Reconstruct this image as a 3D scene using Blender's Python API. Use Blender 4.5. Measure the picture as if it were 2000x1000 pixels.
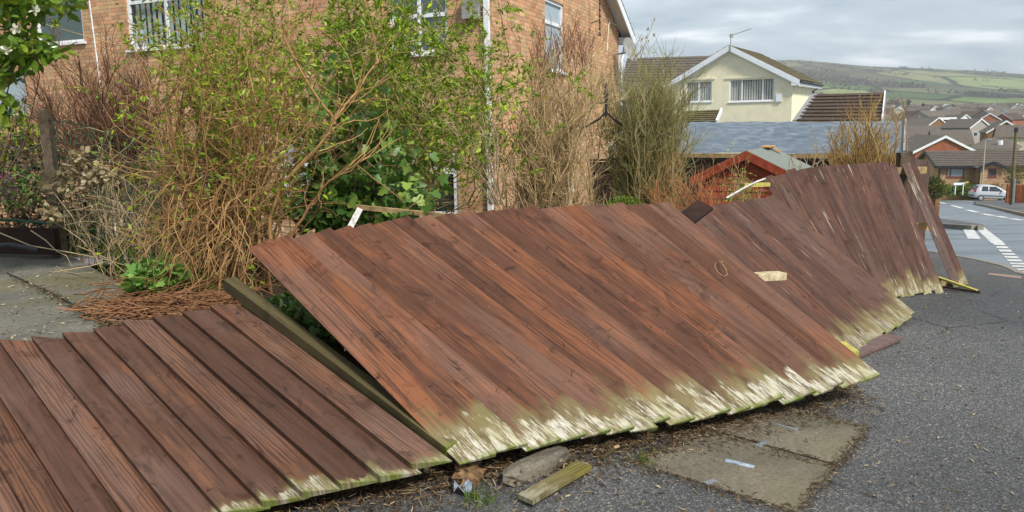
import bpy, math, numpy as np
from mathutils import Vector, Matrix
R = math.radians
rng = np.random.default_rng(7)
scene = bpy.context.scene
for o in list(bpy.data.objects): bpy.data.objects.remove(o)

# ------------------------------------------------------------------ camera
FPX, PX, PY, PITCH, ROLL, EYE = 1444., 1000., 461., R(8.5), R(1.0), 1.6
cf = np.array([0, math.cos(PITCH), -math.sin(PITCH)])
r0 = np.array([1., 0, 0]); u0 = np.cross(r0, cf)
cr = r0*math.cos(ROLL) - u0*math.sin(ROLL); cu = np.cross(cr, cf)
EYEP = np.array([0, 0, EYE])
cd = bpy.data.cameras.new('camera'); cam = bpy.data.objects.new('camera', cd); scene.collection.objects.link(cam)
cd.sensor_width = 36; cd.lens = FPX/2000*36; cd.shift_y = -(500-PY)/2000; cd.clip_start = .05; cd.clip_end = 20000
cam.matrix_world = Matrix(((cr[0], cu[0], -cf[0], 0), (cr[1], cu[1], -cf[1], 0), (cr[2], cu[2], -cf[2], EYE), (0, 0, 0, 1)))
scene.camera = cam

# ------------------------------------------------------------------ world, sun, exposure
SUN_EL, SUN_AZ = R(46), R(146)          # azimuth clockwise from +Y (light from behind right)
w = bpy.data.worlds.new('World'); scene.world = w; w.use_nodes = True
nt = w.node_tree; nt.nodes.clear()
def wn(t, **k):
    n = nt.nodes.new(t)
    for a, b in k.items(): setattr(n, a, b)
    return n
bg = wn('ShaderNodeBackground'); outw = wn('ShaderNodeOutputWorld'); sky = wn('ShaderNodeTexSky')
sky.sky_type = 'NISHITA'; sky.sun_disc = False; sky.sun_elevation = SUN_EL; sky.sun_rotation = SUN_AZ
bg.inputs[1].default_value = .1
tc = wn('ShaderNodeTexCoord'); sep = wn('ShaderNodeSeparateXYZ'); nt.links.new(tc.outputs['Generated'], sep.inputs[0])
def wm(op, a, b=None):
    n = wn('ShaderNodeMath', operation=op)
    for i, v in enumerate((a, b)):
        if v is None: continue
        if isinstance(v, (int, float)): n.inputs[i].default_value = v
        else: nt.links.new(v, n.inputs[i])
    return n.outputs[0]
zc = wm('ADD', wm('MAXIMUM', sep.outputs[2], 0.0), .20)   # cloud layer plane
cmb = wn('ShaderNodeCombineXYZ')
nt.links.new(wm('DIVIDE', sep.outputs[0], zc), cmb.inputs[0]); nt.links.new(wm('DIVIDE', sep.outputs[1], zc), cmb.inputs[1])
mp = wn('ShaderNodeMapping'); nt.links.new(cmb.outputs[0], mp.inputs[0]); mp.inputs['Location'].default_value = (3.6, 1.1, 0); mp.inputs['Scale'].default_value = (.62, .85, 1)
n1 = wn('ShaderNodeTexNoise'); n1.inputs['Scale'].default_value = 2.3; n1.inputs['Detail'].default_value = 9; n1.inputs['Roughness'].default_value = .52; n1.inputs['Distortion'].default_value = .25
nt.links.new(mp.outputs[0], n1.inputs[0])
rp = wn('ShaderNodeValToRGB'); nt.links.new(n1.outputs[0], rp.inputs[0])
e = rp.color_ramp.elements
e[0].position = .40; e[0].color = (.235, .32, .40, 1); e[1].position = .635; e[1].color = (.93, .95, .97, 1)
x = e.new(.455); x.color = (.355, .43, .49, 1); x = e.new(.53); x.color = (.45, .525, .58, 1); x = e.new(.585); x.color = (.64, .70, .745, 1)
mul = wn('ShaderNodeMix', data_type='RGBA', blend_type='MULTIPLY'); mul.inputs[0].default_value = 1; mul.inputs[7].default_value = (10, 10, 10, 1)
nt.links.new(rp.outputs[0], mul.inputs[6])
mx = wn('ShaderNodeMix', data_type='RGBA'); mx.inputs[0].default_value = .9
nt.links.new(sky.outputs[0], mx.inputs[6]); nt.links.new(mul.outputs[2], mx.inputs[7])
zen = wn('ShaderNodeMapRange'); nt.links.new(sep.outputs[2], zen.inputs[0]); zen.inputs[1].default_value = .22; zen.inputs[2].default_value = .75; zen.inputs[3].default_value = 1.; zen.inputs[4].default_value = .62   # sky above the view dimmed to cut ambient light and raise contrast
mz = wn('ShaderNodeMix', data_type='RGBA', blend_type='MULTIPLY'); mz.inputs[0].default_value = 1; nt.links.new(mx.outputs[2], mz.inputs[6]); nt.links.new(zen.outputs[0], mz.inputs[7])
nt.links.new(mz.outputs[2], bg.inputs[0]); nt.links.new(bg.outputs[0], outw.inputs[0])
sd = bpy.data.lights.new('sun', 'SUN'); sun = bpy.data.objects.new('sun', sd); scene.collection.objects.link(sun)
sd.energy = 3.1; sd.angle = R(10); sd.color = (1, .95, .88)
sv = Vector((math.sin(SUN_AZ)*math.cos(SUN_EL), math.cos(SUN_AZ)*math.cos(SUN_EL), math.sin(SUN_EL)))
sun.rotation_euler = sv.to_track_quat('Z', 'Y').to_euler()
vs = scene.view_settings
scene.display_settings.display_device = 'sRGB'
vs.view_transform = 'Standard'; vs.look = 'None'; vs.gamma = 1; vs.use_curve_mapping = False; vs.exposure = 0.7
scene.cycles.volume_bounces = 0; scene.cycles.max_bounces = 6; scene.cycles.transparent_max_bounces = 8
scene.cycles.use_denoising = True

# ------------------------------------------------------------------ picture-to-place helpers
def ray(x, y): return cf + (x-PX)/FPX*cr - (y-PY)/FPX*cu
def at(x, y, d): v = ray(x, y); return EYEP + v*(d/v[1])
def atz(x, y, z): v = ray(x, y); return EYEP + v*((z-EYE)/v[2])
S1, S2 = .05, .097
GY = np.array([-1e4, 5, 8.3, 80, 110, 150, 220, 400, 700, 950, 2600, 6000])
GZ = np.array([0, 0, -.165, -.165-S2*71.7, -7.9, -7.7, -5.5, 0, 7, 12, 60, 60])
def pav(y): return np.interp(y, GY, GZ)
def hit(x, y, dz=0.):
    v = ray(x, y); t = np.linspace(1, 140, 60000); P = EYEP + v*t[:, None]
    i = np.argmax(P[:, 2] < pav(P[:, 1])+dz); return P[i]
FENCE = np.array([(-8, .6), (-3.4, 2.25), (-.36, 3.3), (2.0, 4.65), (4.45, 8.05), (5.35, 9.3)])   # line the fence stood on
def fence_y(x): return np.interp(x, FENCE[:, 0], FENCE[:, 1])
def garden(x, y):
    d = np.maximum(0, y - fence_y(x))
    low = np.interp(x, [-8, -3, -.4, 2, 4.4], [.1, -.02, -.02, -.07, -.22]); mid = np.interp(x, [-3, -.4, 2, 4.4], [.42, .40, .12, -.14])
    up = np.interp(d, [0, 1.05], [0, 1]); z = np.interp(d, [0, 3.2, 8], [0, 0, 1]); return (low*(1-up)+mid*up)*(1-z) + -.95*z
def terrain(x, y):
    """level of the open ground"""
    x = np.asarray(x, float); y = np.asarray(y, float)
    z = pav(y) - .12
    k = (y > fence_y(x)) & (x < 5.35) & (y < 30)
    return np.where(k, garden(x, y)-.0, z)

# ------------------------------------------------------------------ objects
C = scene.collection
class MB:
    def __init__(s): s.v = []; s.f = []
    def add(s, vs, fs):
        n = len(s.v); s.v += [tuple(map(float, p)) for p in vs]; s.f += [tuple(i+n for i in f) for f in fs]; return s
    def quad(s, a, b, c, d): return s.add([a, b, c, d], [(0, 1, 2, 3)])
    def hexa(s, p): return s.add(p, [(0, 3, 2, 1), (4, 5, 6, 7), (0, 1, 5, 4), (1, 2, 6, 5), (2, 3, 7, 6), (3, 0, 4, 7)])
    def box(s, c, size, ax=None, ay=None, az=None):
        ax = np.array((1, 0, 0.) if ax is None else ax); ay = np.array((0, 1, 0.) if ay is None else ay)
        az = np.array(np.cross(ax, ay) if az is None else az); c = np.array(c, float); h = np.array(size)/2.
        q = [c+ax*h[0]*i+ay*h[1]*j+az*h[2]*k for k in (-1, 1) for (i, j) in ((-1, -1), (1, -1), (1, 1), (-1, 1))]
        return s.hexa(q)
    def bar(s, a, b, wd, th, up=(0, 0, 1)):
        a = np.array(a, float); b = np.array(b, float); t = b-a; L = np.linalg.norm(t); t /= L
        sd_ = np.cross(t, up); sd_ /= np.linalg.norm(sd_); n = np.cross(sd_, t)
        return s.box((a+b)/2, (L, wd, th), t, sd_, n)
    def tube(s, path, r, n=8, cap=True):
        path = np.array(path, float); r = np.broadcast_to(r, len(path)); V = []; F = []
        tan = np.gradient(path, axis=0); ref = np.array((.31, .22, .92))
        for i, p in enumerate(path):
            t = tan[i]/np.linalg.norm(tan[i]); a = np.cross(t, ref); a /= np.linalg.norm(a); b = np.cross(t, a)
            V += [p+r[i]*(a*math.cos(q)+b*math.sin(q)) for q in np.arange(n)*2*math.pi/n]
        for i in range(len(path)-1):
            for j in range(n): F.append((i*n+j, i*n+(j+1) % n, (i+1)*n+(j+1) % n, (i+1)*n+j))
        if cap: F += [tuple(range(n)), tuple(range((len(path)-1)*n, len(path)*n))[::-1]]
        return s.add(V, F)
    def prism(s, poly, d):
        """poly (list of 3d points) pushed along the vector d"""
        poly = [np.array(p, float) for p in poly]; n = len(poly); d = np.array(d, float)
        return s.add(poly+[p+d for p in poly], [tuple(range(n))[::-1], tuple(range(n, 2*n))]+[(i, (i+1) % n, n+(i+1) % n, n+i) for i in range(n)])
def _finish(me, mat, smooth):
    if isinstance(mat, (list, tuple)):
        for m in mat: me.materials.append(m)
    elif mat: me.materials.append(mat)
    if smooth: me.polygons.foreach_set('use_smooth', np.ones(len(me.polygons), bool))
def auto_uv(me):
    nl = len(me.loops); np_ = len(me.polygons)
    if not nl: return
    co = np.empty(len(me.vertices)*3, np.float32); me.vertices.foreach_get('co', co); co = co.reshape(-1, 3)
    li = np.empty(nl, np.int32); me.loops.foreach_get('vertex_index', li)
    nm = np.empty(np_*3, np.float32); me.polygons.foreach_get('normal', nm); nm = nm.reshape(-1, 3)
    lt = np.empty(np_, np.int32); me.polygons.foreach_get('loop_total', lt)
    t = np.cross(np.array((0, 0, 1.)), nm); l = np.linalg.norm(t, axis=1)
    t[l < .03] = (1, 0, 0); t /= np.maximum(np.linalg.norm(t, axis=1), 1e-9)[:, None]; b = np.cross(nm, t)
    T = np.repeat(t, lt, 0); B = np.repeat(b, lt, 0); P = co[li]
    uv = np.stack([(P*T).sum(1), (P*B).sum(1)], 1).astype(np.float32)
    me.uv_layers.new(name='UVMap').data.foreach_set('uv', uv.ravel())
def root_loc(o):
    p = np.zeros(3)
    while o is not None: p += np.array(o.location); o = o.parent
    return p
def link(name, me, parent=None):
    o = bpy.data.objects.new(name, me); C.objects.link(o)
    if parent is not None: o.parent = parent
    return o
def part(name, mb, mat, parent=None, smooth=False, local=False, loc=None):
    """one mesh object from world-space geometry; loc gives a top-level mesh its own origin"""
    me = bpy.data.meshes.new(name); off = np.zeros(3)
    if parent is not None and not local: off = root_loc(parent)
    if loc is not None: off = np.array(loc, float)
    V = np.array(mb.v)-off
    me.from_pydata(V.tolist(), [], mb.f); me.update(); auto_uv(me); _finish(me, mat, smooth)
    o = link(name, me, parent)
    if loc is not None: o.location = loc
    return o
def np_mesh(name, V, F, mat, parent=None, col=None, smooth=False, loc=None):
    """fast mesh: F is an (n,k) array; col one value triple per vertex"""
    me = bpy.data.meshes.new(name); off = np.zeros(3)
    if parent is not None: off = root_loc(parent)
    if loc is not None: off = np.array(loc, float)
    V = (V-off).astype(np.float32); n, k = F.shape
    me.vertices.add(len(V)); me.vertices.foreach_set('co', V.ravel())
    me.loops.add(n*k); me.loops.foreach_set('vertex_index', F.astype(np.int32).ravel())
    me.polygons.add(n); me.polygons.foreach_set('loop_start', np.arange(0, n*k, k, dtype=np.int32))
    me.update(calc_edges=True)
    if col is not None:
        a = me.color_attributes.new('col', 'FLOAT_COLOR', 'POINT')
        a.data.foreach_set('color', np.concatenate([col, np.ones((len(col), 1))], 1).astype(np.float32).ravel())
    _finish(me, mat, smooth); o = link(name, me, parent)
    if loc is not None: o.location = loc
    return o
def tag(o, label=None, cat=None, group=None, kind=None):
    if label: o['label'] = label
    if cat: o['category'] = cat
    if group: o['group'] = group
    if kind: o['kind'] = kind
    return o
def thing(name, label, cat, loc=(0, 0, 0), rz=0, group=None):
    o = bpy.data.objects.new(name, None); o.empty_display_size = .1; C.objects.link(o)
    o.location = loc; o.rotation_euler = (0, 0, rz); return tag(o, label, cat, group)
def copy_tree(o, parent=None):
    c = o.copy(); C.objects.link(c)
    if parent is not None: c.parent = parent; c.matrix_parent_inverse = o.matrix_parent_inverse
    for ch in list(o.children): copy_tree(ch, c)
    return c

# ------------------------------------------------------------------ materials
class N:
    """small node-building helper"""
    def __init__(s, name):
        s.mt = bpy.data.materials.new(name); s.mt.use_nodes = True; s.t = s.mt.node_tree; s.t.nodes.clear()
        s.out = s.t.nodes.new('ShaderNodeOutputMaterial'); s.b = s.t.nodes.new('ShaderNodeBsdfPrincipled'); s.t.links.new(s.b.outputs[0], s.out.inputs[0])
    def n(s, t, **k):
        q = s.t.nodes.new(t)
        for a, b in k.items(): setattr(q, a, b)
        return q
    def l(s, a, b):
        if isinstance(a, (int, float)): b.default_value = a
        elif isinstance(a, tuple): b.default_value = a if len(a) != 3 or b.type == 'VECTOR' else (*a, 1)
        else: s.t.links.new(a, b)
    def m(s, op, a, b=0., c=None, clamp=False):
        q = s.n('ShaderNodeMath', operation=op, use_clamp=clamp); s.l(a, q.inputs[0]); s.l(b, q.inputs[1])
        if c is not None: s.l(c, q.inputs[2])
        return q.outputs[0]
    def mix(s, f, a, b, blend='MIX'):
        q = s.n('ShaderNodeMix', data_type='RGBA', blend_type=blend); s.l(f, q.inputs[0]); s.l(a, q.inputs[6]); s.l(b, q.inputs[7]); return q.outputs[2]
    def uv(s, scale=(1, 1, 1), loc=(0, 0, 0)):
        q = s.n('ShaderNodeUVMap'); return s.map(q.outputs[0], scale, loc)
    def obj(s, scale=(1, 1, 1)):
        return s.map(s.n('ShaderNodeTexCoord').outputs['Object'], scale)
    def map(s, v, scale=(1, 1, 1), loc=(0, 0, 0), rot=(0, 0, 0)):
        q = s.n('ShaderNodeMapping'); s.l(v, q.inputs[0]); q.inputs['Scale'].default_value = scale; q.inputs['Location'].default_value = loc; q.inputs['Rotation'].default_value = rot; return q.outputs[0]
    def noise(s, v, sc, det=4, rough=.55, dist=0., col=False):
        q = s.n('ShaderNodeTexNoise'); s.l(v, q.inputs[0]); q.inputs['Scale'].default_value = sc; q.inputs['Detail'].default_value = det
        q.inputs['Roughness'].default_value = rough; q.inputs['Distortion'].default_value = dist; return q.outputs[1 if col else 0]
    def vor(s, v, sc, feat='F1', out=0, rnd=1.):
        q = s.n('ShaderNodeTexVoronoi', feature=feat); s.l(v, q.inputs[0]); q.inputs['Scale'].default_value = sc; q.inputs['Randomness'].default_value = rnd; return q.outputs[out]
    def ramp(s, f, *st):
        q = s.n('ShaderNodeValToRGB'); s.l(f, q.inputs[0]); el = q.color_ramp.elements
        for i, (p, c) in enumerate(st):
            e_ = el[i] if i < 2 else el.new(p)
            e_.position = p
            e_.color = (c, c, c, 1) if isinstance(c, (int, float)) else (*c, 1)
        return q.outputs[0]
    def ss(s, f, a, b):
        q = s.n('ShaderNodeMapRange', interpolation_type='SMOOTHSTEP'); s.l(f, q.inputs[0]); q.inputs[1].default_value = a; q.inputs[2].default_value = b; return q.outputs[0]
    def bump(s, h, dist=.01, st=.5):
        q = s.n('ShaderNodeBump'); q.inputs['Strength'].default_value = st; q.inputs['Distance'].default_value = dist; s.l(h, q.inputs['Height']); s.l(q.outputs[0], s.b.inputs['Normal'])
    def attr(s, name='col'):
        q = s.n('ShaderNodeVertexColor', layer_name=name); sp = s.n('ShaderNodeSeparateColor'); s.l(q.outputs[0], sp.inputs[0]); return sp.outputs
    def rnd(s): return s.n('ShaderNodeObjectInfo').outputs['Random']
    def done(s, col, rough=.6, spec=.4, metal=0.):
        s.l(col, s.b.inputs['Base Color']); s.l(rough, s.b.inputs['Roughness']); s.l(spec, s.b.inputs['Specular IOR Level']); s.l(metal, s.b.inputs['Metallic']); return s.mt

def plain(name, col, rough=.5, spec=.4, metal=0., var=.25, sc=6., bump=0.):
    q = N(name); v = q.obj(); nz = q.noise(v, sc, 5)
    c = q.mix(1., q.ramp(nz, (.3, 1-var), (.7, 1+var*.6)), col, 'MULTIPLY')
    if bump: q.bump(nz, bump, .5)
    return q.done(c, q.ramp(nz, (.3, rough-.06), (.7, min(1, rough+.08))), spec, metal)

def board_mat(name, dark, mid, orange, rot_h, orange_amt=.5, scratch=.0, grey=(.16, .11, .09), rings=.6, damp=.3, bare_amt=1., alg_amt=1.):
    q = N(name); a = q.attr(); hh = q.m('MULTIPLY', a[0], 1.8); rd = a[1]; r2 = a[2]
    base = q.n('ShaderNodeUVMap').outputs[0]
    off = q.n('ShaderNodeCombineXYZ'); q.l(q.m('MULTIPLY', rd, 37.), off.inputs[0]); q.l(q.m('MULTIPLY', r2, 53.), off.inputs[1])
    va = q.n('ShaderNodeVectorMath', operation='ADD'); q.l(base, va.inputs[0]); q.l(off.outputs[0], va.inputs[1]); v = va.outputs[0]
    fine = q.noise(q.map(v, (1, .035, 1)), 170, 4, .6)          # long fibres
    med = q.noise(q.map(v, (1, .05, 1)), 34, 3, .55)
    wv = q.n('ShaderNodeTexWave', wave_type='BANDS', bands_direction='X', wave_profile='SIN'); q.l(q.map(v, (1, .12, 1)), wv.inputs[0])
    wv.inputs['Scale'].default_value = 16; wv.inputs['Distortion'].default_value = 9; wv.inputs['Detail'].default_value = 2; wv.inputs['Detail Scale'].default_value = 1.1; wv.inputs['Detail Roughness'].default_value = .45
    ring = wv.outputs['Fac']
    blot = q.noise(q.map(v, (1, .28, 1)), 7, 4, .6)
    big = q.noise(q.map(v, (1, .5, 1)), 2.2, 3, .5)
    fig = q.ss(q.m('ADD', big, q.m('MULTIPLY', q.m('SUBTRACT', rd, .5), .35)), .46, .62)
    g = q.m('ADD', q.m('MULTIPLY', fine, .40), q.m('ADD', q.m('MULTIPLY', med, .60), q.m('MULTIPLY', q.m('MULTIPLY', q.m('SUBTRACT', ring, .5), fig), .34*rings)))
    c = q.ramp(g, (.22, dark), (.70, mid))
    of = q.m('MULTIPLY', q.ss(q.m('ADD', blot, q.m('MULTIPLY', q.m('SUBTRACT', rd, .5), .34)), .46, .66), orange_amt)
    c = q.mix(q.m('MULTIPLY', of, q.ss(g, .38, .56)), c, orange)
    gf = q.ss(q.m('ADD', big, q.m('MULTIPLY', q.m('SUBTRACT', r2, .5), .3)), .5, .68)
    c = q.mix(q.m('MULTIPLY', gf, .42), c, q.mix(1., grey, q.ramp(g, (.3, .62), (.66, 1.25)), 'MULTIPLY'))
    # per-board tone
    c = q.mix(1., c, q.ramp(r2, (0, .80), (1, 1.14)), 'MULTIPLY')
    sm_ = q.ss(q.noise(q.map(v, (1, .5, 1), (8, 2, 0)), 6.5, 5, .72, .8), .54, .66); c = q.mix(q.m('MULTIPLY', sm_, .62), c, q.mix(1., c, (.36, .32, .30), 'MULTIPLY'))
    tr_ = q.ss(q.noise(q.map(v, (.12, 1, 1), (3, 8, 0)), 46, 2, .5), .70, .73); c = q.mix(q.m('MULTIPLY', tr_, .45), c, (.03, .016, .012))
    # dark saw marks and bruises, knots
    bru = q.ss(q.noise(q.map(v, (1, .9, 1), (4, 9, 0)), 9.5, 5, .7, .7), .60, .70)
    c = q.mix(q.m('MULTIPLY', bru, .74), c, (.026, .014, .010))
    kd = q.m('ADD', q.vor(q.map(v, (1, .75, 1)), 4.2), q.m('MULTIPLY', q.m('SUBTRACT', q.noise(v, 40, 3), .5), .16)); kn = q.m('SUBTRACT', 1., q.ss(kd, .03, .10), clamp=True)
    c = q.mix(q.m('MULTIPLY', kn, .6), c, (.034, .017, .012))
    crk = q.ss(q.noise(q.map(v, (1, .012, 1), (2, 7, 0)), 42, 2, .5), .67, .70)
    c = q.mix(q.m('MULTIPLY', crk, .6), c, (.022, .012, .009))
    nail = q.m('SUBTRACT', 1., q.ss(q.vor(q.map(v, (1, 1, 1), (5, 1, 0)), 9.0), .018, .026), clamp=True)
    c = q.mix(q.m('MULTIPLY', nail, .7), c, (.55, .40, .30))
    if scratch:
        sc_ = q.ss(q.noise(q.map(v, (1, .03, 1), (1, 3, 0)), 60, 3, .6), *((.57, .64) if scratch > .8 else (.645, .70)))
        c = q.mix(q.m('MULTIPLY', sc_, scratch), c, (.42, .35, .27))
    # weathered foot: algae, then bare flaking wood
    wob = q.m('ADD', q.m('MULTIPLY', q.m('SUBTRACT', med, .5), .28), q.m('MULTIPLY', q.m('SUBTRACT', q.noise(v, 3.5, 3), .5), .5))
    e = q.m('ADD', hh, wob); rh = q.m('MULTIPLY', q.m('ADD', q.m('MULTIPLY', rd, .6), .6), rot_h)
    rel = q.m('DIVIDE', e, rh)
    alg = q.m('SUBTRACT', 1., q.ss(rel, .75, 1.65), clamp=True)
    c = q.mix(q.m('MULTIPLY', q.m('MULTIPLY', alg, alg_amt), q.ss(blot, .30, .60)), c, q.ramp(med, (.3, (.105, .078, .030)), (.7, (.245, .205, .095))))
    bare = q.m('SUBTRACT', 1., q.ss(rel, .25, 1.12), clamp=True)
    fk = q.noise(q.map(v, (1, .10, 1), (9, 4, 0)), 110, 4, .7); fk2 = q.noise(q.map(v, (1, .22, 1), (3, 5, 0)), 26, 4, .65)
    und = q.ramp(fk2, (.36, (.105, .078, .042)), (.5, (.235, .20, .115)), (.66, (.43, .40, .27)))
    c = q.mix(q.m('MULTIPLY', q.m('MULTIPLY', q.ss(q.m('ADD', bare, q.m('MULTIPLY', q.m('SUBTRACT', fk, .5), 1.6)), .30, .62), bare_amt), .92), c, und)
    fl = q.ss(q.m('ADD', q.m('ADD', q.m('MULTIPLY', fk, .62), q.m('MULTIPLY', fk2, .38)), q.m('MULTIPLY', bare, .13)), .585, .675)
    fl = q.m('MULTIPLY', q.m('MULTIPLY', fl, q.ss(bare, .04, .3)), bare_amt)
    c = q.mix(fl, c, q.mix(q.ss(blot, .40, .68), q.mix(rd, (.58, .55, .46), (.64, .62, .55)), (.42, .39, .23)))
    mossf = q.m('MULTIPLY', q.m('SUBTRACT', 1., q.ss(hh, .0, .03), clamp=True), q.ss(q.noise(v, 11, 3), .42, .55))
    c = q.mix(q.m('MULTIPLY', mossf, .8), c, (.13, .17, .02))
    q.bump(q.m('ADD', q.m('MULTIPLY', g, 1.), q.m('MULTIPLY', kn, -.5)), .004, .55)
    ro = q.m('ADD', q.ss(big, .3, .7), 0.)
    return q.done(c, q.m('ADD', .42, q.m('MULTIPLY', q.m('ADD', med, q.m('MULTIPLY', fl, .5)), .36)), damp)

M = {}
M['board_flat'] = board_mat('fence board brown', (.038, .0185, .0125), (.136, .069, .046), (.23, .096, .044), .065, .5, 0, (.165, .103, .080), .6, .26, .45, 1.2)
M['board_orange'] = board_mat('fence board orange', (.038, .017, .011), (.156, .068, .040), (.31, .108, .042), .20, .45, 0, (.150, .088, .065), .35, .18, .8, 1.15)
M['board_grey'] = board_mat('fence board weathered', (.032, .0155, .0115), (.124, .063, .044), (.210, .088, .050), .19, .5, .6, (.118, .075, .060), .3, .15, .36, 1.3)
M['board_far'] = board_mat('fence board faded', (.029, .015, .0115), (.117, .061, .046), (.19, .085, .052), .15, .4, .75, (.108, .072, .057), .3, .15, .40, 1.3)
M['peeling'] = board_mat('peeling fence board', (.05, .03, .025), (.14, .09, .07), (.2, .1, .06), .03, .3, .95, (.2, .16, .13), .3, .25, .4)

def brick_mat(name, c1, c2, mortar, patch):
    q = N(name); v = q.uv()
    b = q.n('ShaderNodeTexBrick'); q.l(v, b.inputs[0]); b.inputs['Scale'].default_value = 1; b.inputs['Brick Width'].default_value = .225; b.inputs['Row Height'].default_value = .075
    b.inputs['Mortar Size'].default_value = .0058; b.inputs['Mortar Smooth'].default_value = .25; b.inputs['Bias'].default_value = -.1
    q.l(c1, b.inputs['Color1']); q.l(c2, b.inputs['Color2']); q.l(mortar, b.inputs['Mortar']); b.offset_frequency = 2
    b2 = q.n('ShaderNodeTexBrick'); q.l(q.map(v, loc=(2.25*7, .75*3, 0)), b2.inputs[0]); b2.inputs['Scale'].default_value = 1; b2.inputs['Brick Width'].default_value = .225; b2.inputs['Row Height'].default_value = .075
    b2.inputs['Mortar Size'].default_value = 0; q.l((.70, .68, .69), b2.inputs['Color1']); q.l((1.2, 1.17, 1.1), b2.inputs['Color2'])
    pz = q.ss(q.noise(v, .7, 4, .6), .48, .62)
    c = q.mix(q.m('MULTIPLY', pz, .55), b.outputs[0], patch, 'OVERLAY')
    c = q.mix(.75, c, b2.outputs[0], 'MULTIPLY')
    c = q.mix(1., c, q.ramp(q.noise(v, 26, 5, .6), (.3, .75), (.7, 1.2)), 'MULTIPLY')
    c = q.mix(1., c, q.ramp(q.noise(q.map(v, (1, .55, 1)), .9, 5, .6), (.32, .80), (.68, 1.14)), 'MULTIPLY')
    q.bump(q.m('SUBTRACT', 1., b.outputs[1]), .008, .8)
    return q.done(c, .85, .2)
M['brick'] = brick_mat('house brick', (.60, .315, .175), (.62, .425, .245), (.35, .285, .215), (.60, .53, .46))
M['brick_red'] = brick_mat('red brick', (.38, .12, .06), (.30, .11, .06), (.36, .26, .2), (.5, .4, .35))
M['brick_tan'] = brick_mat('tan brick', (.50, .33, .19), (.45, .29, .165), (.36, .26, .17), (.5, .45, .4))
M['brick_brown'] = brick_mat('brown brick', (.27, .14, .06), (.23, .12, .06), (.26, .18, .12), (.5, .42, .36))

def tile_mat(name, c1, c2, moss=0.):
    q = N(name); v = q.uv()
    b = q.n('ShaderNodeTexBrick'); q.l(v, b.inputs[0]); b.inputs['Scale'].default_value = 1; b.inputs['Brick Width'].default_value = .33; b.inputs['Row Height'].default_value = .29
    b.inputs['Mortar Size'].default_value = .008; q.l(c1, b.inputs['Color1']); q.l(c2, b.inputs['Color2']); q.l((.012, .01, .009), b.inputs['Mortar'])
    c = q.mix(1., b.outputs[0], q.ramp(q.noise(v, 3, 5, .65), (.3, .65), (.7, 1.3)), 'MULTIPLY')
    if moss: c = q.mix(q.m('MULTIPLY', q.ss(q.noise(v, 2.2, 5, .65), .44, .62), moss), c, (.17, .16, .045))
    return q.done(c, .75, .3)
M['tile_brown'] = tile_mat('brown roof tile', (.105, .066, .048), (.075, .048, .038), .12)
M['tile_moss'] = tile_mat('mossy roof tile', (.13, .095, .055), (.09, .07, .045), .75)
M['tile_grey'] = tile_mat('grey brown roof tile', (.155, .128, .110), (.12, .10, .088), .15)
M['white'] = plain('white plastic', (.80, .83, .86), .35, .45, var=.06)
M['white_old'] = plain('peeling white paint', (.62, .60, .56), .6, .3, var=.5, sc=25)
M['cream'] = plain('cream render', (.84, .78, .56), .85, .2, var=.09, sc=2.5, bump=.004)
M['grey_render'] = plain('grey render', (.36, .33, .29), .85, .2, var=.15)
M['beige_render'] = plain('beige render', (.58, .52, .40), .85, .2, var=.12)
M['black'] = plain('black plastic', (.018, .018, .02), .4, .5)
M['iron'] = plain('black painted iron', (.02, .02, .022), .45, .5, var=.4, sc=40)
M['dark'] = plain('dark interior', (.012, .012, .014), .9, .1)  # near-black colour stands in for the shade of an unlit room
M['steel'] = plain('galvanised steel', (.42, .43, .44), .4, .5, .7)
M['dishgrey'] = plain('dish grey', (.30, .30, .29), .5, .3)
M['blind'] = plain('vertical blind', (.78, .77, .68), .8, .1, var=.1)
M['blind_green'] = plain('pale green blind', (.50, .60, .55), .8, .1, var=.1)
M['maroon'] = plain('maroon window frame', (.19, .05, .045), .5)
M['shed'] = plain('red shed timber', (.33, .062, .028), .6, .3, var=.35, sc=9)
M['gate'] = plain('dark brown gate timber', (.034, .017, .012), .8, .2, var=.5, sc=12)
M['felt'] = plain('green mineral felt', (.21, .235, .21), .9, .15, var=.2, sc=30)
M['ochre'] = plain('raw new timber', (.55, .32, .12), .7)
M['pole_wood'] = plain('telegraph pole wood', (.17, .14, .07), .8, .2, var=.3)
M['yellowwood'] = plain('mossy yellow softwood', (.46, .40, .10), .75, .2, var=.3, sc=20)
M['coping'] = plain('coping stone', (.46, .40, .30), .8, .2, var=.2)
M['kerbstone'] = plain('grey kerb stone', (.30, .28, .24), .85, .2, var=.25, sc=9)
M['palewood'] = plain('pale rough timber', (.58, .48, .30), .8, .2, var=.45, sc=22)
M['skin_red'] = plain('red metal cladding', (.30, .07, .06), .6)
M['rail_wood'] = plain('weathered rail timber', (.34, .24, .12), .8, .2, var=.5, sc=14)
M['rot'] = plain('rotten wood', (.24, .145, .075), .9, .1, var=.6, sc=30, bump=.02)
M['fence_orange'] = plain('orange brown fence', (.24, .075, .03), .7, .2, var=.5, sc=3)
M['plankpurple'] = plain('damp purple brown plank', (.16, .098, .085), .5, .35, var=.3, sc=10)
M['tancover'] = plain('tan cover plate', (.30, .225, .18), .85, .2, var=.25, sc=18)
def glass_mat(name, tint, rough=.04):
    q = N(name); return q.done(tint, rough, .9)
M['glass'] = glass_mat('window glass', (.03, .045, .05)); M['glass_pale'] = glass_mat('pale window glass', (.34, .42, .45), .12)
M['glass_green'] = glass_mat('dim green window glass', (.05, .085, .075), .1)
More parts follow.
